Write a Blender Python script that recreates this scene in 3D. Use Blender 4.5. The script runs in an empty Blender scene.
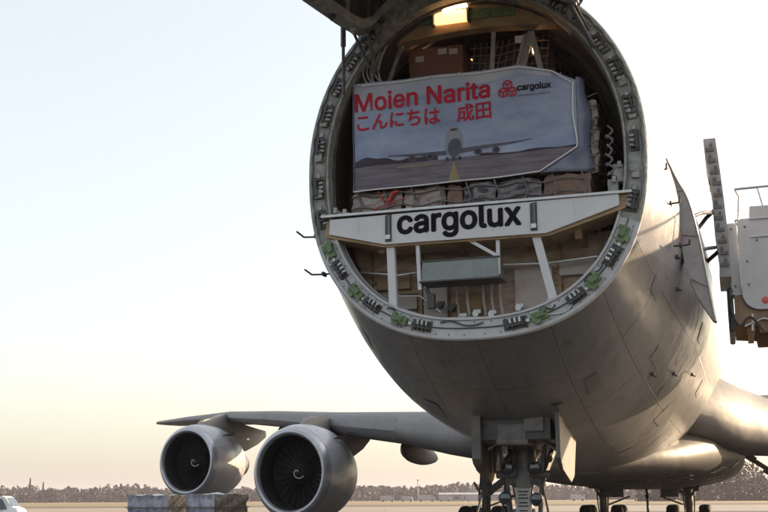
import bpy, bmesh, math, random
from mathutils import Vector, Matrix
random.seed(7)
R=math.radians; PI=math.pi
S=bpy.context.scene; COL=S.collection
# ------------------------------------------------------------------ materials
def mat(name,col,rough=.5,metal=0.,col2=None,nscale=3.,mix=.5,bump=0.,bscale=20.,coat=0.,stretch=(1,1,1),emit=None,spec=None,coord='Object',detail=5.):
    m=bpy.data.materials.new(name); m.use_nodes=True; nt=m.node_tree; N=nt.nodes; L=nt.links
    b=N['Principled BSDF']; b.inputs['Base Color'].default_value=(*col,1); b.inputs['Roughness'].default_value=rough; b.inputs['Metallic'].default_value=metal
    if coat: b.inputs['Coat Weight'].default_value=coat; b.inputs['Coat Roughness'].default_value=.12
    if spec is not None: b.inputs['Specular IOR Level'].default_value=spec
    tc=N.new('ShaderNodeTexCoord'); mp=N.new('ShaderNodeMapping'); mp.inputs['Scale'].default_value=stretch
    L.new(tc.outputs[coord],mp.inputs['Vector'])
    if col2:
        n=N.new('ShaderNodeTexNoise'); n.inputs['Scale'].default_value=nscale; n.inputs['Detail'].default_value=detail; n.inputs['Roughness'].default_value=.62
        L.new(mp.outputs[0],n.inputs['Vector'])
        r=N.new('ShaderNodeValToRGB'); r.color_ramp.elements[0].position=max(0,.5-.28*mix); r.color_ramp.elements[1].position=min(1,.5+.28*mix)
        r.color_ramp.elements[0].color=(*col,1); r.color_ramp.elements[1].color=(*col2,1)
        L.new(n.outputs['Fac'],r.inputs[0]); L.new(r.outputs[0],b.inputs['Base Color'])
        rr=N.new('ShaderNodeMapRange'); rr.inputs[3].default_value=max(.03,rough-.1); rr.inputs[4].default_value=min(1,rough+.12)
        L.new(n.outputs['Fac'],rr.inputs[0]); L.new(rr.outputs[0],b.inputs['Roughness'])
    if bump:
        n2=N.new('ShaderNodeTexNoise'); n2.inputs['Scale'].default_value=bscale; n2.inputs['Detail'].default_value=4
        L.new(mp.outputs[0],n2.inputs['Vector']); bp=N.new('ShaderNodeBump'); bp.inputs['Strength'].default_value=bump; bp.inputs['Distance'].default_value=.02
        L.new(n2.outputs['Fac'],bp.inputs['Height']); L.new(bp.outputs[0],b.inputs['Normal'])
    if emit: b.inputs['Emission Color'].default_value=(*emit[0],1); b.inputs['Emission Strength'].default_value=emit[1]
    return m
def skin_mat(name,c1,c2,metal=.35,rough=.3,panel=True,dirt=(.16,.13,.11),livery=None):
    """painted aluminium: panel seams and rivet rows from UV, streaky grime, slight oil canning"""
    m=bpy.data.materials.new(name); m.use_nodes=True; nt=m.node_tree; N=nt.nodes; L=nt.links; b=N['Principled BSDF']
    b.inputs['Metallic'].default_value=metal
    tc=N.new('ShaderNodeTexCoord')
    n=N.new('ShaderNodeTexNoise'); n.inputs['Scale'].default_value=.9; n.inputs['Detail'].default_value=8; n.inputs['Roughness'].default_value=.65
    mp=N.new('ShaderNodeMapping'); mp.inputs['Scale'].default_value=(1,.35,1); L.new(tc.outputs['Object'],mp.inputs[0]); L.new(mp.outputs[0],n.inputs['Vector'])
    cr=N.new('ShaderNodeValToRGB'); cr.color_ramp.elements[0].position=.34; cr.color_ramp.elements[1].position=.66
    cr.color_ramp.elements[0].color=(*c1,1); cr.color_ramp.elements[1].color=(*c2,1); L.new(n.outputs['Fac'],cr.inputs[0])
    base=cr.outputs[0]
    if livery:   # white upper body above the grey belly
        sp=N.new('ShaderNodeSeparateXYZ'); L.new(tc.outputs['Object'],sp.inputs[0]); gt=N.new('ShaderNodeMath'); gt.operation='GREATER_THAN'; gt.inputs[1].default_value=livery; L.new(sp.outputs[2],gt.inputs[0])
        w2=N.new('ShaderNodeValToRGB'); w2.color_ramp.elements[0].position=.34; w2.color_ramp.elements[1].position=.66; w2.color_ramp.elements[0].color=(.22,.215,.235,1); w2.color_ramp.elements[1].color=(.28,.275,.295,1); L.new(n.outputs['Fac'],w2.inputs[0])
        ml=N.new('ShaderNodeMix'); ml.data_type='RGBA'; L.new(gt.outputs[0],ml.inputs[0]); L.new(cr.outputs[0],ml.inputs[6]); L.new(w2.outputs[0],ml.inputs[7]); base=ml.outputs[2]
    # fine grime spots
    n3=N.new('ShaderNodeTexNoise'); n3.inputs['Scale'].default_value=6; n3.inputs['Detail'].default_value=10; n3.inputs['Roughness'].default_value=.7
    mp3=N.new('ShaderNodeMapping'); mp3.inputs['Scale'].default_value=(1,.22,1); L.new(tc.outputs['Object'],mp3.inputs[0]); L.new(mp3.outputs[0],n3.inputs['Vector'])
    gr=N.new('ShaderNodeValToRGB'); gr.color_ramp.elements[0].position=.54; gr.color_ramp.elements[1].position=.74
    gr.color_ramp.elements[0].color=(0,0,0,1); gr.color_ramp.elements[1].color=(.6,.6,.6,1); L.new(n3.outputs['Fac'],gr.inputs[0])
    mx=N.new('ShaderNodeMix'); mx.data_type='RGBA'; L.new(gr.outputs[0],mx.inputs[0]); L.new(base,mx.inputs[6]); mx.inputs[7].default_value=(*dirt,1)
    last=mx.outputs[2]; bh=None
    n2=N.new('ShaderNodeTexNoise'); n2.inputs['Scale'].default_value=1.3; n2.inputs['Detail'].default_value=2; L.new(tc.outputs['Object'],n2.inputs['Vector'])
    bp=N.new('ShaderNodeBump'); bp.inputs['Strength'].default_value=.55; bp.inputs['Distance'].default_value=.06; L.new(n2.outputs['Fac'],bp.inputs['Height'])
    nrm=bp
    if panel:
        bk=N.new('ShaderNodeTexBrick'); bk.offset=.5; bk.inputs['Scale'].default_value=1; bk.inputs['Mortar Size'].default_value=.012; bk.inputs['Mortar Smooth'].default_value=.3
        bk.inputs['Brick Width'].default_value=2.6; bk.inputs['Row Height'].default_value=1.15
        bk.inputs['Color1'].default_value=(1,1,1,1); bk.inputs['Color2'].default_value=(.86,.86,.86,1); bk.inputs['Mortar'].default_value=(.35,.33,.32,1)
        L.new(tc.outputs['UV'],bk.inputs['Vector'])
        mu=N.new('ShaderNodeMix'); mu.data_type='RGBA'; mu.blend_type='MULTIPLY'; mu.inputs[0].default_value=.8; L.new(last,mu.inputs[6]); L.new(bk.outputs['Color'],mu.inputs[7]); last=mu.outputs[2]
        bs=N.new('ShaderNodeTexBrick'); bs.offset=0; bs.inputs['Scale'].default_value=1; bs.inputs['Mortar Size'].default_value=.006; bs.inputs['Mortar Smooth'].default_value=.6
        bs.inputs['Brick Width'].default_value=.52; bs.inputs['Row Height'].default_value=.23; bs.inputs['Color1'].default_value=(1,1,1,1); bs.inputs['Color2'].default_value=(.93,.93,.93,1); bs.inputs['Mortar'].default_value=(.72,.71,.7,1)
        L.new(tc.outputs['UV'],bs.inputs['Vector']); m5=N.new('ShaderNodeMix'); m5.data_type='RGBA'; m5.blend_type='MULTIPLY'; m5.inputs[0].default_value=.7; L.new(last,m5.inputs[6]); L.new(bs.outputs['Color'],m5.inputs[7]); last=m5.outputs[2]
        b2=N.new('ShaderNodeBump'); b2.inputs['Strength'].default_value=.6; b2.inputs['Distance'].default_value=.01; b2.invert=True; L.new(bk.outputs['Fac'],b2.inputs['Height']); L.new(bp.outputs[0],b2.inputs['Normal']); nrm=b2
    L.new(last,b.inputs['Base Color']); L.new(nrm.outputs[0],b.inputs['Normal'])
    rr=N.new('ShaderNodeMapRange'); rr.inputs[3].default_value=rough; rr.inputs[4].default_value=rough+.25; L.new(gr.outputs[0],rr.inputs[0]); L.new(rr.outputs[0],b.inputs['Roughness'])
    return m
M={}
M['skin']=skin_mat('fuselage_skin',(.18,.176,.180),(.23,.225,.23),metal=.15,rough=.28,dirt=(.085,.075,.068),livery=4.62)
M['panel']=mat('access_panel_paint',(.14,.132,.13),.32,col2=(.185,.176,.175),nscale=3)
M['nac']=skin_mat('nacelle_skin',(.38,.38,.41),(.45,.45,.48),metal=.1,rough=.32,panel=False)
M['wing']=skin_mat('wing_skin',(.15,.145,.145),(.20,.195,.195),metal=.0,rough=.6,panel=False)
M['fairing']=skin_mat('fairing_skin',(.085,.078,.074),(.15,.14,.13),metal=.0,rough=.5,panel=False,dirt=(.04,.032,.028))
M['doorpaint']=mat('door_pale_paint',(.26,.25,.255),.45,col2=(.36,.345,.35),nscale=5,bump=.2)
M['alu']=mat('bare_aluminium',(.48,.48,.52),.3,.6,col2=(.40,.40,.43),nscale=5)
M['rim_white']=mat('ring_white_paint',(.36,.36,.38),.45,col2=(.50,.50,.52),nscale=7,mix=.9,bump=.2)
M['rim_grey']=mat('ring_grey_primer',(.15,.16,.145),.5,col2=(.33,.34,.32),nscale=9,mix=.6,bump=.4)
M['green']=mat('green_primer',(.06,.12,.045),.5,col2=(.14,.22,.10),nscale=14,bump=.3)
M['black']=mat('black_metal',(.02,.02,.022),.45,col2=(.05,.05,.05),nscale=10)
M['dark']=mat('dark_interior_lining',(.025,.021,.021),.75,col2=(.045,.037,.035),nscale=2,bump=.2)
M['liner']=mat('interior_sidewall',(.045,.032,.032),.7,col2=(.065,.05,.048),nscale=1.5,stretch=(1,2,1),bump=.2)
M['beam']=mat('beam_white_paint',(.52,.52,.54),.4,col2=(.62,.62,.64),nscale=2.2,mix=.9,bump=.1)
M['tan']=mat('tan_primer',(.26,.17,.09),.6,col2=(.38,.27,.16),nscale=4,bump=.3,stretch=(1,1,3))
M['tanwall']=mat('brown_bulkhead',(.28,.20,.145),.7,col2=(.55,.44,.36),nscale=2.3,mix=.6,bump=.5,stretch=(1,1,4))
M['pale']=mat('pale_panel',(.46,.40,.37),.6,col2=(.58,.52,.48),nscale=3)
M['greybox']=mat('grey_green_box',(.17,.20,.205),.45,col2=(.22,.25,.25),nscale=5)
M['strut']=mat('strut_grey_paint',(.28,.26,.26),.4,col2=(.36,.34,.33),nscale=6)
M['gear']=mat('gear_grey_paint',(.09,.085,.085),.45,col2=(.16,.15,.145),nscale=5,bump=.2)
M['gdoor']=mat('gear_door_paint',(.08,.072,.068),.5,col2=(.12,.11,.105),nscale=3,bump=.2)
M['gdoor_in']=mat('gear_door_lining',(.07,.052,.035),.6,col2=(.12,.09,.06),nscale=4,bump=.3)
M['rubber']=mat('tyre_rubber',(.018,.018,.02),.8,col2=(.03,.03,.03),nscale=12,bump=.3)
M['chrome']=mat('polished_steel',(.7,.7,.7),.12,1.)
M['fan']=mat('fan_titanium',(.03,.03,.033),.5,.6)
M['duct']=mat('intake_duct',(.014,.014,.017),.6,col2=(.022,.022,.024),nscale=4)
M['spin']=mat('spinner_paint',(.03,.03,.035),.35)
M['white']=mat('white_paint',(.72,.72,.73),.35,col2=(.8,.8,.8),nscale=3,coat=.3)
M['truckgrey']=mat('loader_white_paint',(.46,.46,.48),.42,col2=(.54,.54,.56),nscale=2,bump=.1)
M['truckbrown']=mat('rusty_understructure',(.24,.15,.09),.65,col2=(.36,.25,.16),nscale=4,bump=.4)
M['red']=mat('red_paint',(.55,.03,.04),.4,col2=(.62,.05,.05),nscale=5)
M['redlens']=mat('red_lens',(.6,.02,.02),.2,coat=.6)
M['letter']=mat('black_lettering',(.010,.010,.012),.8,spec=.05,col2=(.016,.016,.018),nscale=8)
M['glass']=mat('dark_glass',(.02,.025,.03),.08,coat=.8)
M['lamp']=mat('lamp_glow',(1,.8,.5),.4,emit=((1,.50,.17),.75))
M['lampw']=mat('lamp_glow_small',(1,.8,.5),.4,emit=((1,.58,.24),3.))
M['lens']=mat('lamp_lens',(.5,.5,.52),.1,.6)
M['ban_sky']=mat('banner_sky_print',(.17,.22,.36),.6,spec=.2,col2=(.40,.45,.56),nscale=1.3,mix=.9,stretch=(1,1,2.2),bump=1.,bscale=3.2,detail=8)
M['ban_white']=mat('banner_top_print',(.44,.46,.52),.6,spec=.2,col2=(.28,.32,.42),nscale=1.1,bump=1.,bscale=3.2)
M['ban_ground']=mat('banner_ground_print',(.115,.10,.125),.6,spec=.2,col2=(.19,.17,.20),nscale=2,stretch=(1,1,9),bump=1.,bscale=3.2)
M['ban_hill']=mat('banner_hill_print',(.035,.03,.045),.6,spec=.2,col2=(.06,.05,.07),nscale=6)
M['ban_red']=mat('banner_red_print',(.48,.015,.045),.6,spec=.2,col2=(.40,.015,.04),nscale=3,bump=1.,bscale=3.2)
M['ban_plane']=mat('banner_airplane_print',(.28,.28,.32),.6,spec=.2,col2=(.2,.2,.25),nscale=5)
M['ban_plane2']=mat('banner_airplane_shade_print',(.075,.075,.10),.6,spec=.2,col2=(.12,.12,.15),nscale=6)
M['ban_yel']=mat('banner_yellow_print',(.36,.30,.12),.6,spec=.2,col2=(.26,.22,.12),nscale=5)
M['rope']=mat('white_rope',(.72,.70,.72),.6,bump=.4,bscale=60)
M['banback']=mat('banner_cloth_edge',(.12,.14,.22),.5,col2=(.2,.23,.31),nscale=3,bump=.6,bscale=5)
M['carton']=mat('brown_carton',(.15,.06,.04),.6,col2=(.21,.095,.065),nscale=3,mix=.8,bump=.4,bscale=9)
M['carton2']=mat('tan_carton',(.22,.135,.10),.6,col2=(.14,.08,.06),nscale=4,bump=.4,bscale=9)
M['wrapd']=mat('dark_plastic_wrap',(.025,.022,.03),.25,col2=(.09,.08,.09),nscale=5,mix=.6,bump=1.,bscale=9,coat=.6)
M['wrapl']=mat('pale_plastic_wrap',(.27,.22,.20),.25,col2=(.12,.075,.06),nscale=4,mix=.7,bump=1.,bscale=8,coat=.6)
M['net']=mat('cargo_net_webbing',(.12,.10,.095),.8,col2=(.19,.165,.155),nscale=20)
M['redtape']=mat('red_strap',(.4,.05,.04),.6)
M['steel']=mat('galvanised_steel',(.38,.38,.39),.4,.7,col2=(.5,.5,.5),nscale=9)
M['pal_cover']=mat('quilted_cargo_cover',(.15,.15,.20),.5,col2=(.36,.35,.41),nscale=6,mix=.5,bump=1.,bscale=7,coat=.3)
M['pal_lit_side']=mat('sunlit_side_wrap',(.42,.36,.26),.4,col2=(.16,.12,.10),nscale=5,mix=.5,bump=1.,bscale=7,stretch=(3,3,.8),coat=.3)  # low sunlight put into the colour of the pallets' right-hand faces
M['pal_top']=mat('pale_top_sheet',(.6,.6,.6),.4,bump=.6)
M['bark']=mat('bark',(.06,.045,.035),.9,bump=.5)
def leaf_mat(name,c1,c2):
    m=mat(name,c1,.7,col2=c2,nscale=.25,mix=1.,detail=3); return m
M['leaf']=leaf_mat('foliage',(.018,.024,.018),(.03,.036,.028))
M['leaf2']=leaf_mat('foliage_conifer',(.016,.018,.014),(.028,.03,.024))

# ------------------------------------------------------------------ mesh helpers
class MB:
    def __init__(s): s.v=[]; s.f=[]; s.m=[]; s.blocks=[]
    def add(s,vs,fs,mi=0):
        o=len(s.v); s.blocks.append((list(vs),[tuple(f) for f in fs],mi)); s.v+= [tuple(v) for v in vs]
        for f in fs: s.f.append(tuple(i+o for i in f)); s.m.append(mi)
    def box(s,c,size,mi=0,rot=None,taper=None,bev=0.):
        bm=bmesh.new(); bmesh.ops.create_cube(bm,size=1)
        for v in bm.verts:
            k=1.
            if taper and v.co.z>0: v.co.x*=taper; v.co.y*=taper
            v.co=Vector((v.co.x*size[0],v.co.y*size[1],v.co.z*size[2]))
        if bev: bmesh.ops.bevel(bm,geom=bm.edges[:],offset=bev,segments=2,affect='EDGES',profile=.6)
        if rot: 
            Mx=(Matrix.Rotation(rot[2],3,'Z')@Matrix.Rotation(rot[1],3,'Y')@Matrix.Rotation(rot[0],3,'X'))
            for v in bm.verts: v.co=Mx@v.co
        bm.verts.index_update()
        s.add([v.co+Vector(c) for v in bm.verts],[[v.index for v in f.verts] for f in bm.faces],mi); bm.free(); return s
    def bar(s,a,b,w,d=None,mi=0,up=(0,1,0)):
        a=Vector(a); b=Vector(b); d=d or w; z=(b-a).normalized(); u=Vector(up)
        if abs(z.dot(u))>.95: u=Vector((1,0,0))
        x=u.cross(z).normalized(); y=z.cross(x)
        vs=[p+x*i*w/2+y*j*d/2 for p in (a,b) for i,j in ((-1,-1),(1,-1),(1,1),(-1,1))]
        s.add(vs,[(3,2,1,0),(4,5,6,7),(0,1,5,4),(1,2,6,5),(2,3,7,6),(3,0,4,7)],mi); return s
    def tube(s,pts,r,n=10,mi=0,cap=True):
        pts=[Vector(p) for p in pts]; rs=r if isinstance(r,(list,tuple)) else [r]*len(pts); rings=[]
        pu=None
        for i,p in enumerate(pts):
            t=(pts[min(i+1,len(pts)-1)]-pts[max(i-1,0)]).normalized()
            if pu is None:
                pu=Vector((0,0,1)) if abs(t.z)<.9 else Vector((1,0,0))
            x=(pu-t*pu.dot(t)).normalized(); y=t.cross(x); pu=x
            rings.append([p+(x*math.cos(2*PI*k/n)+y*math.sin(2*PI*k/n))*rs[i] for k in range(n)])
        vs=[v for q in rings for v in q]; fs=[]
        for i in range(len(rings)-1):
            for k in range(n): fs.append((i*n+k,i*n+(k+1)%n,(i+1)*n+(k+1)%n,(i+1)*n+k))
        if cap: fs.append(tuple(range(n-1,-1,-1))); fs.append(tuple((len(rings)-1)*n+k for k in range(n)))
        s.add(vs,fs,mi); return s
    def loft(s,rings,mi=0,closed=True,capa=False,capb=False,flip=False):
        n=len(rings[0]); vs=[v for q in rings for v in q]; fs=[]
        for i in range(len(rings)-1):
            for k in range(n if closed else n-1):
                f=(i*n+k,i*n+(k+1)%n,(i+1)*n+(k+1)%n,(i+1)*n+k); fs.append(f[::-1] if flip else f)
        if capa: fs.append(tuple(range(n-1,-1,-1)) if not flip else tuple(range(n)))
        if capb: 
            c=tuple((len(rings)-1)*n+k for k in range(n)); fs.append(c if not flip else c[::-1])
        s.add(vs,fs,mi); return s
    def prism(s,poly,axis,a,b,mi=0):
        """poly = list of 2D points; axis 'x','y','z' extrusion between a and b"""
        def P(u,v,w):
            return {'x':(w,u,v),'y':(u,w,v),'z':(u,v,w)}[axis]
        n=len(poly); vs=[P(u,v,a) for u,v in poly]+[P(u,v,b) for u,v in poly]
        fs=[tuple(range(n)),tuple(range(2*n-1,n-1,-1))]+[(i,(i+1)%n+0,(i+1)%n+n,i+n)[::-1] for i in range(n)]
        s.add(vs,fs,mi); return s
    def lathe(s,prof,c,n=48,mi=0,sx=1.,sz=1.,axis='y'):
        """prof=[(t,r)] along local +y"""
        rings=[]
        for t,r in prof:
            rings.append([(c[0]+r*math.cos(2*PI*k/n)*sx,c[1]+t,c[2]+r*math.sin(2*PI*k/n)*sz) if axis=='y' else (c[0]+t,c[1]+r*math.cos(2*PI*k/n)*sx,c[2]+r*math.sin(2*PI*k/n)*sz) for k in range(n)])
        s.loft(rings,mi); return s
def build_each(name,mb,mats,parent=None,smooth=False,angle=40):
    o=None
    for vs,fs,mi in mb.blocks:
        m=MB(); m.add(vs,fs,0); o=build(name,m,mats[mi] if isinstance(mats,(list,tuple)) else mats,parent,smooth,angle)
    return o
def spl(pts,k=5):
    P=[Vector(p) for p in pts]; P=[P[0]*2-P[1]]+P+[P[-1]*2-P[-2]]; o=[]
    for i in range(1,len(P)-2):
        for j in range(k):
            t=j/k; a,b,c,d=P[i-1:i+3]; o.append(.5*((2*b)+(c-a)*t+(2*a-5*b+4*c-d)*t*t+(3*b-a-3*c+d)*t**3))
    return o+[P[-2]]
def build(name,mb,mats,parent=None,smooth=False,angle=40,recalc=True):
    me=bpy.data.meshes.new(name); me.from_pydata(mb.v,[],mb.f)
    if not isinstance(mats,(list,tuple)): mats=[mats]
    for m in mats: me.materials.append(m)
    me.polygons.foreach_set('material_index',mb.m)
    if recalc:
        bm=bmesh.new(); bm.from_mesh(me); bmesh.ops.recalc_face_normals(bm,faces=bm.faces[:]); bm.to_mesh(me); bm.free()
    if smooth:
        me.polygons.foreach_set('use_smooth',[True]*len(me.polygons))
        try: me.set_sharp_from_angle(angle=R(angle))
        except Exception: pass
    me.update()
    o=bpy.data.objects.new(name,me); COL.objects.link(o)
    if parent: o.parent=parent
    return o
def thing(name,label,cat,loc=(0,0,0),rz=0,group=None):
    o=bpy.data.objects.new(name,None); COL.objects.link(o); o.location=loc; o.rotation_euler=(0,0,rz); o.empty_display_size=.5
    o['label']=label; o['category']=cat
    if group: o['group']=group
    return o
def tag(o,label=None,cat=None,group=None,kind=None):
    if label: o['label']=label
    if cat: o['category']=cat
    if group: o['group']=group
    if kind: o['kind']=kind
    return o
def kids(o): return [c for c in bpy.data.objects if c.parent==o]
def copy_tree(o,parent=None):
    c=o.copy(); COL.objects.link(c); c.parent=parent
    for k in kids(o): copy_tree(k,c)
    return c
def lerp_table(tab,s):
    if s<=tab[0][0]: return tab[0][1:]
    for a,b in zip(tab,tab[1:]):
        if s<=b[0]:
            t=(s-a[0])/(b[0]-a[0]); return tuple(x+(y-x)*t for x,y in zip(a[1:],b[1:]))
    return tab[-1][1:]
FONT=None
try:
    import os
    fp=os.path.join(bpy.utils.system_resource('DATAFILES'),'fonts','Inter.woff2')
    if os.path.exists(fp): FONT=bpy.data.fonts.load(fp)
except Exception: FONT=None
def text_mesh(txt,size,pos,m,parent,name='lettering',offset=0.,warp=None,y=0.,align='LEFT',width=None,height=None,extr=.0012,shear=0.,spacing=1.,bold=0.):
    """flat lettering standing in the local x-z plane, front face towards -y"""
    cu=bpy.data.curves.new('text','FONT'); cu.body=txt
    if FONT and all(ord(c)<256 for c in txt): cu.font=FONT
    cu.size=size; cu.offset=offset; cu.align_x=align; cu.space_character=spacing; cu.resolution_u=4; cu.extrude=extr/2; cu.shear=shear
    to=bpy.data.objects.new('text',cu); COL.objects.link(to)
    dg=bpy.context.evaluated_depsgraph_get(); me=bpy.data.meshes.new_from_object(to.evaluated_get(dg)); bpy.data.objects.remove(to)
    xs=[v.co.x for v in me.vertices]; ys=[v.co.y for v in me.vertices]
    if not xs: return None
    kx=width/(max(xs)-min(xs)) if width else 1.; ky=height/(max(ys)-min(ys)) if height else (kx if width else 1.)
    x0=min(xs) if width else 0; y0=min(ys) if height else 0
    if warp:
        bm=bmesh.new(); bm.from_mesh(me)
        for _ in range(3):
            lim=.05/max(kx,1e-6); ed=[e for e in bm.edges if e.calc_length()>lim]
            if not ed: break
            bmesh.ops.subdivide_edges(bm,edges=ed,cuts=1); bmesh.ops.triangulate(bm,faces=bm.faces[:])
        bm.to_mesh(me); bm.free()
    for v in me.vertices:
        X=pos[0]+(v.co.x-x0)*kx; Z=pos[1]+(v.co.y-y0)*ky; Y=y-v.co.z
        if warp: Y+=warp(X,Z)
        v.co=(X,Y,Z)
    me.materials.clear(); me.materials.append(m)
    me.name=name
    if bold:
        bm=bmesh.new(); bm.from_mesh(me); src=bm.copy(); n=8
        for k in range(n):
            tmp=bpy.data.meshes.new('t'); src.to_mesh(tmp)
            for v in tmp.vertices: v.co.x+=bold*math.cos(2*PI*k/n); v.co.z+=bold*math.sin(2*PI*k/n); v.co.y+=.0003*(k+1)
            bm.from_mesh(tmp); bpy.data.meshes.remove(tmp)
        bm.to_mesh(me); bm.free(); src.free()
    o=bpy.data.objects.new(name,me); COL.objects.link(o)
    if parent: o.parent=parent
    return o

# ------------------------------------------------------------------ the airplane (local: +x image right, +y aft, z up)
PSI=R(17.3)
BX,BY=1.2068,14.5946
plane=thing('cargo_airplane','huge grey four engined cargo airplane with its nose swung open, parked on the apron','airplane',(BX,BY,0),-PSI)
SEC=[(0,2.35,6.0,3.48,8.67,2.4),(1,2.50,5.80,3.02,8.97,2.3),(2,2.64,5.60,2.66,9.22,2.25),(3.5,2.84,5.42,2.31,9.55,2.15),(5,2.97,5.36,2.12,9.78,2.),(8,3.04,5.2,2.0,9.95,2.),(14,3.05,5.2,1.95,9.9,2.),(18,3.05,5.2,1.95,9.3,2.),(23,3.05,5.2,1.95,8.55,2.),(44,3.05,5.2,2.0,8.4,2.),(50,2.75,5.6,2.7,8.4,2.),(56,2.1,6.2,4.2,8.3,2.),(62,1.2,6.9,5.7,8.0,2.),(66,.35,7.3,6.95,7.65,2.)]
def section(s,inset=0.,n=72,zmin=None):
    w,zc,zb,zt,nl=lerp_table(SEC,s); out=[]
    for k in range(n):
        a=2*PI*k/n; sn,cs=math.sin(a),-math.cos(a)      # a=0 at the keel
        e=nl if cs<0 else 2.-.45*min(1,s/1.6)
        x=math.copysign(abs(sn)**(2/e),sn)*(w-inset); hz=(zc-zb) if cs<0 else (zt-zc)
        z=zc+math.copysign(abs(cs)**(2/e),cs)*(hz-inset)
        out.append((x,s,z))
    return out
def smoothed(s,inset=0,n=72):
    if s<.6: return section(s,inset,n)
    q=[section(max(0,s+d),inset,n) for d in (-.5,0,.5)]
    return [tuple((q[0][k][i]+2*q[1][k][i]+q[2][k][i])/4 if i!=1 else s for i in range(3)) for k in range(n)]
ss=[0,.25,.5,.75,1,1.5,2,2.5,3,3.5,4,4.5,5,6,7,8,10,12,14,16,17,18,19,20,21,22,23,24,28,33,38,44,47,50,53,56,59,62,64,66]
mb=MB(); mb.loft([smoothed(s) for s in ss],capb=True)
fus=build('fuselage',mb,M['skin'],plane,smooth=True,recalc=False)
uvl=fus.data.uv_layers.new(name='UVMap')
for p in fus.data.polygons:
    for li in p.loop_indices:
        co=fus.data.vertices[fus.data.loops[li].vertex_index].co; k=fus.data.loops[li].vertex_index%72
        u=k
        if max(fus.data.loops[j].vertex_index%72 for j in p.loop_indices)-min(fus.data.loops[j].vertex_index%72 for j in p.loop_indices)>30 and k<30: u=k+72
        uvl.data[li].uv=(co.y,u*.27)
# inner lining of the main deck
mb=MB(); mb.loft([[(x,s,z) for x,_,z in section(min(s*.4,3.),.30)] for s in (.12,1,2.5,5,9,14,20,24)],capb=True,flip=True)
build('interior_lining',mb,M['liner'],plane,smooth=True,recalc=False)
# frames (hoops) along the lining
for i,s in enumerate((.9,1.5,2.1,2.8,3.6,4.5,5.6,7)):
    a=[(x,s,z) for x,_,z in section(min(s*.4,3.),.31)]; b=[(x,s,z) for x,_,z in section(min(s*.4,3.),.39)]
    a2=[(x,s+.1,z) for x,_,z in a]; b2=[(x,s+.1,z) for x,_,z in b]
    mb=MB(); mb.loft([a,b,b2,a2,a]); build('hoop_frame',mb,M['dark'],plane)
# opening ring
def ringpt(ang,off,s=0.):   # ang measured from keel, + towards +x ; off inward
    w,zc,zb,zt,nl=SEC[0][1:]; sn,cs=math.sin(R(ang)),-math.cos(R(ang)); e=nl if cs<0 else 2.
    x=math.copysign(abs(sn)**(2/e),sn)*(w-off); hz=(zc-zb) if cs<0 else (zt-zc)
    return Vector((x,s,zc+math.copysign(abs(cs)**(2/e),cs)*(hz-off)))
def arc_band(a0,a1,n,prof,mi_,mb,closed=False):
    rings=[[tuple(ringpt(a0+(a1-a0)*i/n,o,s)) for i in range(n+1)] for o,s in prof]
    mb.loft(rings,mi_,closed=False)
prof=[(-.02,.06),(-.025,-.035),(-.005,-.055),(.03,-.055),(.035,-.03),(.235,-.03),(.245,-.06),(.275,-.06),(.28,.15),(.30,.15)]
mb=MB(); arc_band(-68,68,90,prof,0,mb); build('opening_frame',mb,M['rim_white'],plane,smooth=True,angle=30)
mb=MB(); arc_band(68.0,292,140,prof,0,mb); fr=build('opening_frame_upper',mb,M['rim_grey'],plane,smooth=True,angle=30); fr.name='upper_opening_frame'
# thin rubber seal on the lip
mb=MB(); mb.tube([ringpt(a,.135,-.045) for a in range(-68,69,2)],.008,6); build('seal',mb,M['black'],plane,smooth=True)
mb=MB()
for a in [x for x in range(-66,67,4)]:
    p=ringpt(a,.05,-.034); mb.box(p,(.014,.012,.014)); p=ringpt(a+2,.215,-.034); mb.box(p,(.014,.012,.014))
build('bolt_row',mb,M['black'],plane)
def local_frame(a,off,s):
    p=ringpt(a,off,s); t=(ringpt(a+.5,off,s)-ringpt(a-.5,off,s)).normalized(); n=Vector((0,-1,0)); u=n.cross(t)  # t tangent
    return p,t,n,u
def boxf(mb,fr,c,size,mi=0):
    p,t,n,u=fr; x,y,z=size; cc=p+t*c[0]+n*c[1]+u*c[2]
    vs=[cc+t*i*x/2+n*j*y/2+u*k*z/2 for i in(-1,1) for j in(-1,1) for k in(-1,1)]
    mb.add(vs,[(0,1,3,2),(4,6,7,5),(0,4,5,1),(2,3,7,6),(0,2,6,4),(1,5,7,3)],mi)
def latch(a,rich,flip=1):
    fr=local_frame(a,.135,-.04)
    mb=MB()
    jl=random.uniform(.85,1.12); jw=random.uniform(.8,1.1)
    boxf(mb,fr,(0,.005,0),(.30*jl,.03,.15*jw),0)
    for d in (-.10,-.035,.03,.095):
        if random.random()<.88: boxf(mb,fr,(d*jl,.045,random.uniform(-.012,.012)),(.022,random.uniform(.04,.07),.12*jw),0)
    boxf(mb,fr,(0,.06,-.03),(.26,.025,.025),0)
    base=build('latch',mb,M['black'],plane)
    m2=MB()
    for d in (-.066,0.,.064): boxf(m2,fr,(d,.03,.035),(.03,.03,.06),0)
    boxf(m2,fr,(.17*flip,.02,.0),(.05,.03,.04),0)
    build_each('latch_pin',m2,M['steel' if rich else 'strut'],base)
    fr2=local_frame(a+8.3*flip,.125,-.04); m3=MB()
    if rich:
        boxf(m3,fr2,(0,.035,.01),(.22,.07,.11)); boxf(m3,fr2,(.02*flip,.085,.02),(.12,.05,.075)); boxf(m3,fr2,(-.04,.06,-.06),(.09,.04,.05)); boxf(m3,fr2,(.08*flip,.06,.06),(.05,.08,.05))
        build('actuator',m3,M['green'],base)
    else:
        boxf(m3,fr2,(0,.02,0),(.13,.04,.10)); boxf(m3,fr2,(.04,.045,.03),(.05,.04,.05)); build('actuator',m3,M['rim_grey'],base)
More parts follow.
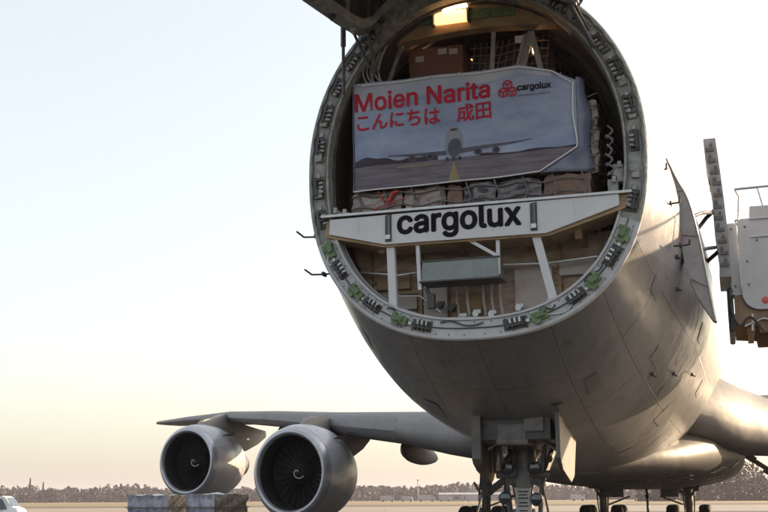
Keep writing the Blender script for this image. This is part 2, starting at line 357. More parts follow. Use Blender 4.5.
for a,fl in ((-56,-1),(-36,-1),(-15,-1),(11,1),(34,1),(54,1)): latch(a,True,fl)
for a in (-76,-86,-98,-109,-119,-129,-139,74,90,101,114,124,134,144): latch(a,False,-1 if a<0 else 1)
# small conduits and curved cables lying on the ring
for a0,a1,o in ((-52,-44,.07),(-30,-22,.2),(18,31,.08),(40,50,.2),(20,26,.19),(-9,2,.2),(-66,-59,.07)):
    pts=[ringpt(a0+(a1-a0)*i/12,o+.035*math.sin(i/12*PI*2),-.065) for i in range(13)]
    mb=MB(); mb.tube(pts,.011,6); build('cable',mb,M['black'] if o>.1 else M['steel'],plane,smooth=True)
for a0,a1,o in ((-72,-135,.03),(72,140,.03),(-70,-140,.225),(70,150,.225)):
    pts=[ringpt(a0+(a1-a0)*i/40,o+.012*math.sin(i*1.7),-.06) for i in range(41)]
    mb=MB(); mb.tube(pts,.009,6); build('conduit',mb,M['gear'],plane,smooth=True)

# sill beam with the airline lettering
F=-.12
mb=MB()
front=[(-2.02,5.24),(-2.03,5.03),(-1.22,4.83),(1.02,4.82),(1.98,5.12),(1.98,5.27)]
mb.prism(front,'y',F,F+.04)
bf=build('sill_beam',mb,M['beam'],plane)
mb=MB(); mb.prism([(-2.09,5.235),(-2.10,5.00),(-1.24,4.80),(1.05,4.79),(2.10,5.10),(2.10,5.265)],'y',F+.043,F+.62)
build('beam_box',mb,M['tan'],plane)
mb=MB(); mb.box((0.,F+.3,5.29),(4.3,.66,.035)); build('sill_plate',mb,M['steel'],plane)
mb=MB()
for x in (-1.16,.86): mb.prism([(x-.045,5.235),(x-.045,4.86),(x+.045,4.86),(x+.045,5.25)],'y',F-.012,F-.002)
build_each('guide_slot',mb,M['black'],bf)
for x in (-1.16,.86):
    mb=MB(); mb.box((x+.01,F-.02,5.06),(.035,.014,.33)); build('slide_bar',mb,M['gear'],bf)
    mb=MB(); mb.box((x,F-.03,4.92),(.07,.03,.06)); build('catch',mb,M['steel'],bf)
mb=MB(); 
for x in (-1.6,-.6,.3,1.4): mb.bar((x,F-.002,4.90 if abs(x)<1.2 else 5.02),(x,F-.002,5.24),.006,.006)
build_each('seam',mb,M['steel'],bf)
text_mesh('cargolux',.40,(-1.02,4.875),M['letter'],bf,bold=.017,y=F-.006,width=1.70,height=.40)
# main deck floor
mb=MB(); mb.box((0,12.7,5.21),(4.5,24.0,.10)); build('deck_floor',mb,M['steel'],plane)
for x in (-1.3,-.45,.45,1.3):
    mb=MB(); mb.box((x,8,5.28),(.12,15,.03)); build('roller_track',mb,M['steel'],plane)
# lower bay under the floor
mb=MB()
mb.prism([(-2.0,5.0),(-1.9,4.6),(-1.7,4.2),(-1.3,3.9),(-.6,3.72),(.6,3.72),(1.3,3.9),(1.7,4.2),(1.9,4.6),(2.0,5.0)],'y',.80,.85)
bay=build('bay_bulkhead',mb,M['tanwall'],plane)
mb=MB()
for z in (3.95,4.12,4.3,4.47,4.62): 
    mb.box((-1.25,.79,z),(1.1,.06,.035)); mb.box((1.35,.79,z),(.75,.06,.035))
for x in (-1.7,-.95,.75,1.05,1.62): mb.box((x,.78,4.4),(.05,.08,1.3))
build_each('stiffener',mb,M['tan'],bay)
mb=MB()
for (x0,x1,z0,z1,mi) in ((-.9,-.55,3.8,4.6,0),(.42,.95,3.8,4.55,0),(-.5,-.05,3.75,4.2,1),(1.1,1.5,4.05,4.3,1),(1.05,1.55,4.4,4.62,0),(-1.6,-1.1,4.35,4.6,1),(-1.55,-1.0,4.05,4.25,0)):
    mb.box(((x0+x1)/2,.76,(z0+z1)/2),(x1-x0,.09,z1-z0),mi,bev=.01)
build_each('equipment_panel',mb,[M['pale'],M['tan']],bay)
for x in (-.25,-.02,.1,.22,-.4):
    mb=MB(); mb.tube([(x,.66,4.5),(x+.01,.64,4.1),(x+.04,.62,3.9),(x+.02,.5,3.78)],.022,8); build('pipe',mb,M['pale'],bay,smooth=True)
for (x,z) in ((-.45,4.0),(-.1,3.9),(.12,3.88),(-.62,4.05),(-.3,3.86),(.5,3.95)):
    mb=MB(); mb.tube([(x,.5,z),(x,.62,z)],.045,10); mb.box((x+.02,.55,z+.03),(.1,.07,.05)); build('valve',mb,M['black'] if x<-.4 else M['steel'],bay,smooth=True)
mb=MB(); mb.tube([(-1.9,.6,4.62),(-1.2,.55,4.52),(-.4,.55,4.6),(.9,.55,4.55),(1.6,.55,4.6)],.018,6); mb.tube([(-1.6,.6,4.25),(-.9,.55,4.2),(-.6,.55,3.95)],.015,6); mb.tube([(-1.5,.5,3.96),(-.7,.5,3.86),(.2,.5,3.83),(1.2,.5,3.95)],.02,6)
build_each('hydraulic_line',mb,M['steel'],bay,smooth=True)
for x in (-1.35,-.3,.6,1.4):
    mb=MB(); mb.box((x,.62,4.86),(.09,.9,.16)); build('floor_joist',mb,M['tan'],bay)
# posts carrying the beam
for a,b,w in (((-1.16,.0,4.84),(-1.14,.06,3.86),.11),((.86,.0,4.84),(1.06,.06,3.93),.11)):
    mb=MB(); mb.bar(a,b,w,.09); mb.box(b,(.16,.14,.05)); build('post',mb,M['beam'],plane)
mb=MB(); mb.bar((-.77,-.02,4.83),(-.75,.0,4.18),.05,.05); mb.bar((.35,-.02,4.83),(.34,.0,4.33),.05,.05); mb.bar((-.06,-.02,4.83),(.33,-.01,4.58),.045,.045)
hb=build_each('hanger_bracket',mb,M['beam'],plane)
mb=MB(); mb.prism([(-.70,4.55),(-.72,4.28),(.35,4.30),(.34,4.56)],'y',-.04,.34); build('equipment_box',mb,M['greybox'],plane)
mb=MB(); mb.box((-.18,.13,4.275),(1.12,.44,.02)); mb.box((-.18,-.045,4.565),(1.1,.02,.02)); build_each('box_trim',mb,M['black'],hb)
# ladder-like yellow fitting to the left below deck
mb=MB(); mb.box((-.6,.02,4.02),(.1,.1,.2)); mb.tube([(-.62,0,4.1),(-.66,0,4.2)],.03,8); build('lock_actuator',mb,M['black'],plane)
# sidewall fittings near the deck edge
for (x,z,h) in ((-2.0,5.36,.1),(-1.86,5.34,.07),(1.9,5.42,.2),(1.98,5.6,.25)):
    mb=MB(); mb.box((x,.1,z),(.14,.16,h),bev=.015); mb.box((x+.02,.0,z+h*.4),(.05,.06,.08)); build('sidewall_fitting',mb,M['strut'] if x<0 else M['rim_grey'],plane)
for k in range(6):
    mb=MB(); z=5.45+.13*k; mb.tube(spl([(1.80+.07*random.random(),.05,z),(1.9+.05*random.random(),.02,z+.08),(1.82+.06*random.random(),.05,z+.17)]),.016,6); build('hose_loop',mb,M['gear'],plane,smooth=True)
# overhead header, lamps
mb=MB(); pts=[]
for i in range(25):
    x=-1.25+2.5*i/24; pts.append((x,8.02+.10*(x*x)*-.25+.03*math.cos(x*2)))
mb.prism(pts+[(1.3,8.6),(0.6,8.95),(-.6,8.95),(-1.3,8.6)],'y',.35,.55); hd=build('overhead_header',mb,M['tan'],plane)
mb=MB(); mb.prism([(-.98,8.30),(-.98,8.17),(-.6,8.19),(-.6,8.34)],'y',.31,.347); mb.prism([(-.06,8.34),(-.06,8.19),(.62,8.17),(.62,8.30)],'y',.31,.347); build_each('green_panel',mb,M['green'],hd)
mb=MB(); mb.box((-.32,.30,8.25),(.48,.09,.17),0,bev=.015); lp=build('ceiling_lamp',mb,M['lamp'],plane)
mb=MB(); mb.bar((-.58,.25,8.352),(-.06,.25,8.372),.035,.12); build('lamp_tube',mb,M['lampw'],lp)
mb=MB(); mb.box((-.32,.36,8.36),(.6,.2,.04)); mb.box((-.585,.3,8.25),(.03,.12,.2)); mb.box((-.055,.3,8.25),(.03,.12,.2)); build('lamp_housing',mb,M['black'],lp)
for (x,y,z,w,h,m) in ((-.88,.9,8.02,.18,.05,'lampw'),(.81,.75,7.78,.05,.11,'lampw'),(-.3,1.4,8.0,.1,.05,'lamp'),(2.0,.15,6.78,.03,.03,'lampw')):
    mb=MB(); mb.box((x,y,z),(w,.05,h),bev=.01); l2=build('ceiling_lamp',mb,M[m],plane)
    mb=MB(); mb.box((x,y+.06,z),(w+.05,.06,h+.05)); build('lamp_housing',mb,M['black'],l2)
# overhead structure: ceiling rails, struts at the sides
for (a,b,w) in (((.95,.2,8.3),(1.45,.1,7.7),.09),((1.1,.2,8.5),(1.62,.05,7.6),.05),((-1.25,.3,8.4),(-1.45,.15,7.5),.08),((-1.0,.5,8.3),(-1.3,.4,7.4),.05),((.8,.5,8.45),(1.35,.4,7.95),.12)):
    mb=MB(); mb.bar(a,b,w,w*.8); build('header_strut',mb,M['strut'] if a[0]>0 else M['rim_grey'],plane)
for k in range(5):
    mb=MB(); x=-1.55+.06*k; mb.tube(spl([(x+.2,.25,8.2),(x+.02,.15,7.8),(x-.05,.1,7.45),(x+.08+.05*math.sin(9*k),.12,7.2)]),.013,6); build('wire_loom',mb,M['rim_grey'] if k%2 else M['strut'],plane,smooth=True)

mb=MB(); mb.prism([(-1.62,7.72),(-1.18,7.98),(-.78,8.22),(-.72,8.62),(-1.25,8.45),(-1.66,8.1)],'y',.02,.10); build('hinge_fairing',mb,M['rim_grey'],plane)
mb=MB(); mb.prism([(.72,8.2),(1.12,8.0),(1.5,7.66),(1.66,7.85),(1.2,8.42),(.7,8.62)],'y',.02,.10); build('hinge_fairing',mb,M['tan'],plane)
for k in range(5):
    x=.85+.17*k; mb=MB(); mb.bar((x,-.03,8.52-.13*k),(x+.12,-.03,8.18-.13*k),.05,.05); build('hinge_lug',mb,M['strut' if k%2 else 'rim_grey'],plane)
    x=-.85-.16*k; mb=MB(); mb.bar((x,-.03,8.50-.12*k),(x-.08,-.03,8.2-.12*k),.045,.05); build('hinge_lug',mb,M['rim_grey'],plane)
# raised nose: bowl above and in front of the ring
rim=[]
NR=64
RP=[(0,-.05,8.62),(.55,-.05,8.55),(1.1,-.05,8.34),(1.52,-.06,8.0),(1.70,-.45,7.96),(1.84,-.85,8.0),(2.02,-1.3,8.07),(2.2,-1.8,8.15),(2.33,-2.5,8.22),(2.22,-3.3,8.28),(1.8,-4.1,8.33),(1.15,-4.65,8.36),(.5,-4.87,8.38),(0,-4.9,8.38)]
_h=[q for q in spl(RP,6)]
def rimpt(k):
    k%=NR; u=k/NR*2
    f=(u if u<=1 else 2-u)*(len(_h)-1); i=min(int(f),len(_h)-2); p=_h[i].lerp(_h[i+1],f-i)
    return Vector((p.x if u<=1 else -p.x,p.y,p.z))
cen=Vector((0,-2.9,8.2))
def bowl(inset,depth):
    rings=[]
    for j in range(9):
        u=j/8; sc=math.cos(u*PI/2*.985)**.75; rings.append([])
        for k in range(NR):
            p=rimpt(k); c=Vector((0,-2.6-.5*u,p.z)); q=c+(p-c)*sc*(1-inset); q.z=p.z+depth*math.sin(u*PI/2)**1.15+.01*(inset>0); rings[-1].append(tuple(q))
    return rings
mb=MB(); mb.loft(bowl(0,3.1)); vs_=build('raised_nose',mb,M['wing'],plane,smooth=True)
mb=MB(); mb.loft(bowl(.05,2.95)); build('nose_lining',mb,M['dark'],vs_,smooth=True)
mb=MB(); a=[tuple(rimpt(k)) for k in range(NR)]
b=[tuple(Vector((0,-2.6,0))*1+(rimpt(k)-Vector((0,-2.6,0)))@Matrix.Diagonal((.90,.90,1)) ) for k in range(NR)]
mb.loft([[(x,y,z-.02) for x,y,z in a],[(x,y,z-.02) for x,y,z in b],[(x,y,z+.12) for x,y,z in b]]); build('nose_rim',mb,M['rim_grey'],vs_)
for k in list(range(3,31,3))+list(range(34,62,3)):
    p=rimpt(k); q=Vector((0,-2.6,p.z))+(p-Vector((0,-2.6,p.z)))*.95
    mb=MB(); mb.box((q.x,q.y,q.z-.045),(.09,.09,.05)); mb.box((q.x,q.y,q.z-.08),(.03,.06,.05)); build('latch_hook',mb,M['steel'] if k%2 else M['black'],vs_)
# ribs inside the nose
R_=bowl(.06,2.9)
for k in list(range(4,NR,5)):
    mb=MB(); mb.tube([Vector(R_[j][k]) for j in range(8)],.035,5); build('nose_rib',mb,M['rim_grey'],vs_)
for j in (2,4,6):
    mb=MB(); mb.tube([Vector(R_[j][k%NR]) for k in range(NR+1)],.03,5); build('nose_hoop',mb,M['rim_grey'],vs_)
# actuators and hoses between nose and ring
mb=MB(); mb.tube([(-1.72,-.45,8.25),(-1.74,-.35,7.0)],.025,8); mb.tube([(-1.72,-.45,8.6),(-1.73,-.4,7.7)],.04,8); build_each('nose_actuator',mb,M['black'],plane,smooth=True)
mb=MB(); mb.tube([(1.18,-.4,8.6),(1.75,-.12,7.35)],.035,8); mb.tube([(1.05,-.5,8.8),(1.42,-.3,8.1)],.06,8); build_each('nose_actuator',mb,M['black'],plane,smooth=True)
for pts in ([(-1.45,-.5,8.5),(-1.62,-.3,8.05),(-1.55,-.15,7.75),(-1.42,-.1,7.45),(-1.3,-.08,7.38)],[(-1.3,-.5,8.5),(-1.4,-.3,8.1),(-1.42,-.12,7.8),(-1.36,-.08,7.55),(-1.4,-.06,7.3)],[(-1.2,-.3,8.5),(-1.33,-.2,8.1),(-1.28,-.1,7.8)],[(1.5,-.4,8.3),(1.55,-.2,7.95),(1.7,-.1,7.6)]):
    mb=MB(); mb.tube(spl(pts),.022,8); build('hose',mb,M['black'],plane,smooth=True)
# pitot probes each side
for (x,y,z,sg) in ((-2.40,.35,5.13,-1),(-2.37,.6,4.62,-1),(2.66,1.6,4.9,1),(2.56,1.5,5.5,1),(2.42,1.3,5.95,1)):
    k=.62 if sg<0 else .42; mb=MB(); mb.tube(spl([(x-sg*.1,y,z),(x+sg*.26*k,y-.03,z),(x+sg*.30*k,y-.10,z+.01),(x+sg*.32*k,y-.34*k-.06,z+.03)],3),.014,8); mb.box((x,y,z),(.04,.14,.06),bev=.01); build('pitot_probe',mb,M['black'],plane,smooth=True)
# markings: red outline of a service hatch, small vents
def fus_pt(a,s,off=.0):
    q=section(s,-off,360); return Vector(q[int(round(a))%360])
mb=MB(); 
for (a0,a1,s0,s1) in ((80,87,2.9,2.94),(80,87,3.35,3.39)):
    g=[[tuple(fus_pt(a0+(a1-a0)*i/6,s,.006)) for i in range(7)] for s in (s0,s1)]; mb.loft(g,closed=False)
build_each('hatch_marking',mb,M['red'],plane)
for a,s in ((70,2.4),(52,4.5),(58,6.5),(46,3.2),(77,2.0)):
    p=fus_pt(a,s,.0); q=fus_pt(a,s,.07); mb=MB(); mb.bar(p,q,.02,.05); mb.box(p,(.06,.14,.05),bev=.01); build('drain_mast',mb,M['black'],plane)
for a,s,w_,h_ in ((25,1.6,.5,5),(-28,2.2,.7,6),(12,2.0,.3,4),(48,2.6,.6,5),(60,1.2,.4,5),(-50,1.0,.5,5),(38,6.2,1.2,8),(66,5.2,.5,6),(20,7.5,.8,7),(56,8.6,.9,6),(8,9,.6,5),(44,4.4,.35,3)):
    mb=MB(); g=[[tuple(fus_pt((a+h_*j/5)%360,s+w_*i/4,.005)) for j in range(6)] for i in range(5)]; mb.loft(g,closed=False); build('access_panel',mb,M['panel'],plane,smooth=True)
# forward passenger door swung open and forward
mb=MB(); outer=[];inner=[]
for i in range(13):
    z=4.98+2.42*i/12; u=(z-5.3)/2.9; x=3.34-.10*max(0,(z-5.4))**1.6*.32; 
    outer.append((x,z)); inner.append((x-.19+.015*math.sin(i),z))
rg=[]
for y in (4.6,6.0): rg.append([(x,y,z) for x,z in outer]+[(x,y,z) for x,z in inner[::-1]])
mb.loft(rg,0,capa=True,capb=True); dr=build('cabin_door',mb,M['doorpaint'],plane)
mb=MB()
for i in range(1,12):
    x,z=inner[i]; mb.box((x+.09,4.585,z),(.13,.03,.06)); mb.box((x+.06+.05*(i%2),4.56,z+.08),(.05,.03,.05))
build_each('door_edge_fitting',mb,M['gear'],dr)
LA=[(2.53, 6.42), (2.67, 6.06), (2.81, 5.74), (2.92, 5.19), (2.99, 4.66), (3.04, 4.21), (3.08, 3.9)]; LB=[(2.47, 6.37), (2.53, 6.08), (2.59, 5.68), (2.64, 5.22), (2.68, 4.76), (2.8, 4.34), (3.02, 3.92)]
LA=[tuple(p) for p in spl([(x,0,z) for x,z in LA],4)]; LB=[tuple(p) for p in spl([(x,0,z) for x,z in LB],4)]
mb=MB(); rg=[]
for y_ in (2.30,2.34,2.50,2.54):
    k=1. if y_ in (2.34,2.50) else .99
    rg.append([(x*k+.0,y_,z) for x,_,z in LA]+[(x,y_,z) for x,_,z in LB[::-1]])
mb.loft(rg,0,capa=True,capb=True); lf=build('service_door',mb,M['doorpaint'],plane,smooth=True,angle=35); lf['label']='curved pale door leaf standing open against the fuselage side'
mb=MB(); mb.tube([(x-.02,2.29,z) for x,_,z in LA],.012,6); build_each('door_seal',mb,M['steel'],lf,smooth=True)
for i in (6,12,18): 
    a_=Vector(LA[i]); b_=Vector(LB[i]); mb=MB(); mb.bar((a_.x-.03,2.285,a_.z),(b_.x+.03,2.285,b_.z),.02,.02); build('door_rib',mb,M['doorpaint'],lf)
mb=MB(); mb.box((2.66,2.28,5.25),(.02,.012,.28)); build('warning_stripe',mb,M['red'],lf)
for zz in (5.15,5.75):
    mb=MB(); mb.tube(spl([(2.80,2.45,zz-.25),(2.95,3.6,zz+.1),(3.12,4.65,zz+.35)]),.03,8); build('link_arm',mb,M['black'],lf,smooth=True)
mb=MB(); mb.box((3.10,5.3,6.9),(.03,.5,.4),bev=.02); build('door_window',mb,M['glass'],dr)
for z in (5.55,6.3):
    mb=MB(); mb.tube([(2.85,6.1,z-.1),(3.0,5.3,z-.12),(3.2,5.1,z)],.035,8); build('hinge_arm',mb,M['black'],dr,smooth=True)
mb=MB(); mb.loft([[tuple(fus_pt(92+i*3.2,s,.012)) for i in range(11)] for s in (6.2,6.5,6.8,7.1,7.25)],closed=False); build('door_opening',mb,M['black'],plane,smooth=True)
# cockpit windows (upper deck, forward)
for a,s in ((150,1.2),(140,1.6),(132,2.3),(-150,1.2),(-140,1.6),(-132,2.3)):
    pass
for sgn in (-1,1):
    for i,s in enumerate((6,7.2,8.4,9.6,10.8,12)):
        q=fus_pt(sgn*142,s,0.01); mb=MB(); mb.box(q,(.06,.28,.4),bev=.02); build('cabin_window',mb,M['glass'],plane)
# wing-body fairing
FT=[(10.5,.6,2.15,.25),(12,1.9,2.3,.5),(14,2.75,2.5,.72),(17,3.25,2.65,.9),(21,3.5,2.7,1.0),(28,3.5,2.7,1.02),(33,3.3,2.75,.95),(37,2.4,2.7,.7),(40,1.,2.6,.4)]
rg=[]
for s in [10.5,11,11.5,12,13,14,15,16,17,19,21,24,28,30.5,33,35,37,39,40]:
    w,zc,h=lerp_table(FT,s); rg.append([(math.copysign(abs(math.sin(a))**.8,math.sin(a))*w,s,zc-math.copysign(abs(math.cos(a))**.8,math.cos(a))*h) for a in [2*PI*k/40 for k in range(40)]])
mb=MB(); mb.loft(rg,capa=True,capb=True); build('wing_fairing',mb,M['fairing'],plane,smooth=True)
mb=MB()
for k in range(14): 
    a=random.uniform(-.9,.9); mb.box((2.4*a,random.uniform(13,20),1.93+.3*abs(a)),(random.uniform(.1,.5),random.uniform(.2,.8),.05),bev=.01)
build_each('belly_panel',mb,M['black'],plane)
for (x,y,z,w_,d_,h_) in ((1.25,12.6,2.12,.5,.5,.22),(2.0,14.2,2.05,.45,.7,.22),(2.75,15.6,2.35,.35,.6,.28),(.3,11.6,2.0,.5,.6,.14),(-1.2,12.7,2.12,.5,.5,.2)):
    mb=MB(); rg2=[]
    for (dy,k) in ((0,1.),(.1,1.12),(d_*.6,1.),(d_,.55)): rg2.append([(x+w_/2*k*math.cos(a)*1.0,y+dy,z+h_/2*k*math.sin(a)) for a in [2*PI*i/16 for i in range(16)]])
    mb.loft(rg2,capb=True); sc=build('air_scoop',mb,M['fairing'],plane,smooth=True)
    mb=MB(); mb.add([(x+w_/2*.94*math.cos(2*PI*i/16),y+.05,z+h_/2*.9*math.sin(2*PI*i/16)) for i in range(16)],[tuple(range(16))]); build('scoop_mouth',mb,M['black'],sc)
def fair_pt(a,s,o=.006):
    w,zc,h=lerp_table(FT,s); return (math.copysign(abs(math.sin(a))**.8,math.sin(a))*(w+o),s,zc-math.copysign(abs(math.cos(a))**.8,math.cos(a))*(h+o))
for a,s_,da,ds in ((.5,14.5,.25,.6),(.9,16,.2,.9),(.3,16.5,.3,.7),(1.15,18,.2,1.),(.1,13.6,.25,.4),(-.5,15,.3,.8),(.7,19,.2,.8)):
    mb=MB(); mb.loft([[fair_pt(a+da*i/5,s_+ds*j/4) for i in range(6)] for j in range(5)],closed=False); build('fairing_hatch',mb,M['panel'],plane,smooth=True)
    mb=MB(); q=[fair_pt(a+da*u,s_+ds*v,.009) for u,v in ((0,0),(1,0),(1,1),(0,1),(0,0))]; mb.tube(q,.012,5); build('hatch_seam',mb,M['black'],plane)
# wings
WT=[(1.0,13.0,15.5,3.5,1.4),(2.0,12.6,16.5,3.4,1.8),(2.8,13.3,16.0,3.28,1.9),(3.4,14.4,15.0,3.12,1.75),(4.1,15.9,13.6,3.06,1.55),(5,17.2,12.3,3.15,1.35),(7,19.4,10.8,3.50,1.1),(10.8,23.5,8.6,4.02,.85),(15,28.1,6.8,4.62,.66),(19.2,32.7,5.4,5.12,.52),(24,38,4.2,5.46,.36),(28.3,42.8,3.0,5.72,.2),(29.3,44.6,1.2,5.8,.06)]
AF=[(0,0),(.01,.25),(.04,.42),(.12,.62),(.3,.74),(.5,.66),(.75,.38),(1,.03),(1,-.0),(.75,-.13),(.5,-.26),(.3,-.33),(.12,-.34),(.04,-.26),(.01,-.14)]
def wing(sg):
    rg=[]
    for L_,s0,c,z,t in WT: rg.append([(sg*L_,s0+c*u,z+t*v-.03*c*u*0) for u,v in AF])
    mb=MB(); mb.loft(rg,capa=True,capb=True); w=build('wing',mb,M['wing'],plane,smooth=True,angle=50)
    rg=[]
    for L_,s0,c,z,t in WT[6:]: rg.append([(sg*L_,s0+c*u*1.-.012,z+t*v*1.04) for u,v in ((.045,.42),(.012,.26),(0,.0),(.012,-.15),(.045,-.27))])
    mb=MB(); mb.loft(rg,closed=False); build('leading_edge',mb,M['wing'],w,smooth=True)
    for L_,sz in ((5.75,1.),(9.2,1.),(13.6,.85),(17.2,.75)):
        a=lerp_table([(x[0],)+x[1:] for x in WT],L_); s0,c,z,t=a; y0=s0+c*.62; ln=c*.42+1.6
        rg=[]
        for i in range(11):
            u=i/10; r=.42*sz*math.sin(PI*min(1,u**.7))**.6 if 0<u<1 else .01
            rg.append([(sg*L_+r*.75*math.cos(q),y0+ln*u,z-.14*t-.32*sz-.25*u+r*1.15*math.sin(q)) for q in [2*PI*k/16 for k in range(16)]])
        mb=MB(); mb.loft(rg,capa=True,capb=True); build('flap_fairing',mb,M['wing'],w,smooth=True)
def engine(x,y,z,sg,wz):
    # nacelle
    outp=[(0,1.20),(-.045,1.245),(-.03,1.30),(.06,1.36),(.25,1.43),(.7,1.52),(1.3,1.56),(2.1,1.53),(2.9,1.40),(3.55,1.22),(3.6,1.17)]
    mb=MB(); mb.lathe(outp[4:]+[(3.45,1.15),(2.6,1.2)],(x,y,z),56,sz=1.06,sx=.95); nc=build('engine',mb,M['nac'],plane,smooth=True,recalc=True)
    mb=MB(); mb.lathe([(.12,1.15),(.0,1.18),(-.045,1.225),(-.05,1.25),(-.03,1.30),(.06,1.36),(.252,1.431)],(x,y,z),56,sz=1.06,sx=.95); build('inlet_lip',mb,M['alu'],nc,smooth=True)
    mb=MB(); mb.lathe([(.12,1.15),(.4,1.10),(.9,1.14),(1.35,1.18)],(x,y,z),56,sz=1.06,sx=.95); build('inlet_duct',mb,M['duct'],nc,smooth=True)
    mb=MB(); mb.lathe([(1.35,1.18),(1.36,.0)],(x,y,z),40,sz=1.06,sx=.95); build('fan_disc',mb,M['black'],nc)
    mb=MB()
    for k in range(26):
        a=2*PI*k/26; ca,sa=math.cos(a),math.sin(a); 
        def bp(r,da,dy): return (x+r*math.cos(a+da)*.95,y+1.15+dy,z+r*math.sin(a+da)*1.06)
        mb.add([bp(.32,-.06,.05),bp(.32,.1,.16),bp(1.12,.11,.05),bp(1.12,-.04,.17)],[(0,1,2,3)])
    build('fan_blades',mb,M['fan'],nc)
    mb=MB(); mb.lathe([(.62,.01),(.66,.07),(.8,.17),(1.0,.28),(1.25,.36)],(x,y,z),28); sp=build('spinner',mb,M['spin'],nc,smooth=True)
    sw=[]
    for i in range(15):
        a=i/14*5.2+.6; u=i/14; r=.06+.14*u; sw.append((x+r*math.cos(a),y+.635+.20*u-.01,z+r*math.sin(a)))
    mb=MB(); mb.tube(sw,.014,6); build('spinner_swirl',mb,M['white'],sp)
    mb=MB(); mb.lathe([(3.0,1.1),(3.6,.92),(4.4,.80),(5.1,.62),(5.3,.56),(5.2,.5),(4.9,.45)],(x,y,z),36); build('core_cowl',mb,M['gear'],nc,smooth=True)
    mb=MB(); mb.lathe([(4.8,.4),(5.3,.34),(5.9,.12),(6.1,.02)],(x,y,z),24); build('exhaust_cone',mb,M['steel'],nc,smooth=True)
    for t,r in ((.262,1.436),(1.95,1.537),(2.95,1.392)):
        mb=MB(); mb.lathe([(t,r),(t+.018,r)],(x,y,z),56,sz=1.06,sx=.95); build('cowl_seam',mb,M['black'],nc,smooth=True)
    for t in (.6,1.0,1.4,1.8,2.3): mb=MB(); mb.box((x,y+t,z-1.60*(1 if t>.7 else .965)),(.12,.10,.03)); build('cowl_latch',mb,M['gear'],nc)
    for a_,t in ((-.5,.9),(.55,1.3),(-.25,1.9),(.2,.6)):
        mb=MB(); g=[[(x+.95*(1.545 if t>.8 else 1.50)*math.cos(a_+.16*i/4),y+t+.35*j/3,z+1.06*(1.545 if t>.8 else 1.50)*math.sin(a_+.16*i/4)) for i in range(5)] for j in range(4)]; mb.loft([[ (p[0]*1,p[1],p[2]) for p in r_] for r_ in g],closed=False); build('cowl_hatch',mb,M['nac'],nc,smooth=True)
    # pylon
    top=wz; rg=[]
    for (yy,zt,zb_,w) in ((y+.9,z+1.62,z+1.45,.05),(y+1.5,z+1.88,z+1.3,.20),(y+2.4,z+2.0,z+1.25,.26),(y+3.4,top+.25,z+1.0,.28),(y+4.4,top+.05,z+.72,.28),(y+5.6,top-.1,z+.65,.24),(y+7.2,top-.2,z+1.05,.16),(y+8.4,top-.25,z+1.45,.05)):
        rg.append([(x-w,yy,zb_),(x-w*.9,yy,(zt+zb_)/2),(x-w*.6,yy,zt),(x+w*.6,yy,zt),(x+w*.9,yy,(zt+zb_)/2),(x+w,yy,zb_)])
    mb=MB(); mb.loft(rg,capa=True,capb=True); build('pylon',mb,M['wing'],nc,smooth=True,angle=35)
    # strake and small hatch
    mb=MB(); mb.add([(x+sg*-1.12,y+1.1,z+1.12),(x+sg*-1.10,y+2.2,z+1.15),(x+sg*-1.42,y+2.2,z+1.42),(x+sg*-1.12,y+1.1,z+1.14)],[(0,1,2,3)]); mb.prism([(x-.12+.55,z+1.44),(x+.55,z+1.46),(x+.12+.55,z+1.40)],'y',y+1.0,y+1.3); build('strake',mb,M['gear'],nc)
for sg in (-1,1):
    wing(sg); engine(sg*10.78,20,2.26,sg,4.0); engine(sg*19.2,29,3.0,sg,5.0)
# tail
def surf(name,rootA,rootB,tipA,tipB,th,axis):
    rg=[]
    for (a,b,t) in ((rootA,rootB,th),(tipA,tipB,th*.4)):
        a=Vector(a); b=Vector(b); o=[]
        for u,v in AF: 
            p=a+(b-a)*u; d=(v-.2)*t; p=p+(Vector((d,0,0)) if axis=='x' else Vector((0,0,d))); o.append(tuple(p))
        rg.append(o)
    mb=MB(); mb.loft(rg,capa=True,capb=True); return build(name,mb,M['skin'] if False else M['wing'],plane,smooth=True,angle=50)
surf('tail_fin',(0,49,8.1),(0,61,8.0),(0,60,18.6),(0,64.5,18.6),.9,'x')
surf('tailplane',(-1,56,6.9),(-1,64,6.9),(-10.5,64,8.3),(-10.5,67,8.3),.7,'z'); surf('tailplane',(1,56,6.9),(1,64,6.9),(10.5,64,8.3),(10.5,67,8.3),.7,'z')

# ---- landing gear
def wheel(x,y,z,r,w,parent,hub=True):
    prof=[(-w/2,r*.55),(-w/2,r*.86),(-w*.38,r*.96),(-w*.15,r),(w*.15,r),(w*.38,r*.96),(w/2,r*.86),(w/2,r*.55)]
    mb=MB(); mb.lathe(prof,(x,y,z),36,axis='x'); t=build('tyre',mb,M['rubber'],parent,smooth=True)
    mb=MB(); mb.lathe([(-w*.5,r*.56),(-w*.42,r*.5),(-w*.2,r*.42),(-w*.3,r*.2),(-w*.42,.03)],(x,y,z),24,axis='x'); mb.lathe([(w*.5,r*.56),(w*.42,r*.5),(w*.2,r*.42),(w*.3,r*.2),(w*.42,.03)],(x,y,z),24,axis='x'); build('wheel_rim',mb,M['steel'],parent,smooth=True)
gy=3.45
mb=MB(); mb.tube([(0,gy+.05,2.75),(0,gy,1.75)],.17,16); mb.tube([(0,gy,1.8),(0,gy-.03,.62)],.115,14); mb.tube([(-.62,gy-.03,.62),(.62,gy-.03,.62)],.09,12)
mb.box((0,gy,1.72),(.52,.36,.24),bev=.04); mb.box((0,gy,2.30),(.46,.4,.30),bev=.05)
ng=build('nose_gear',mb,M['gear'],plane,smooth=True,angle=35)
for sx in (-.42,.42): wheel(sx,gy-.03,.57,.57,.40,ng)
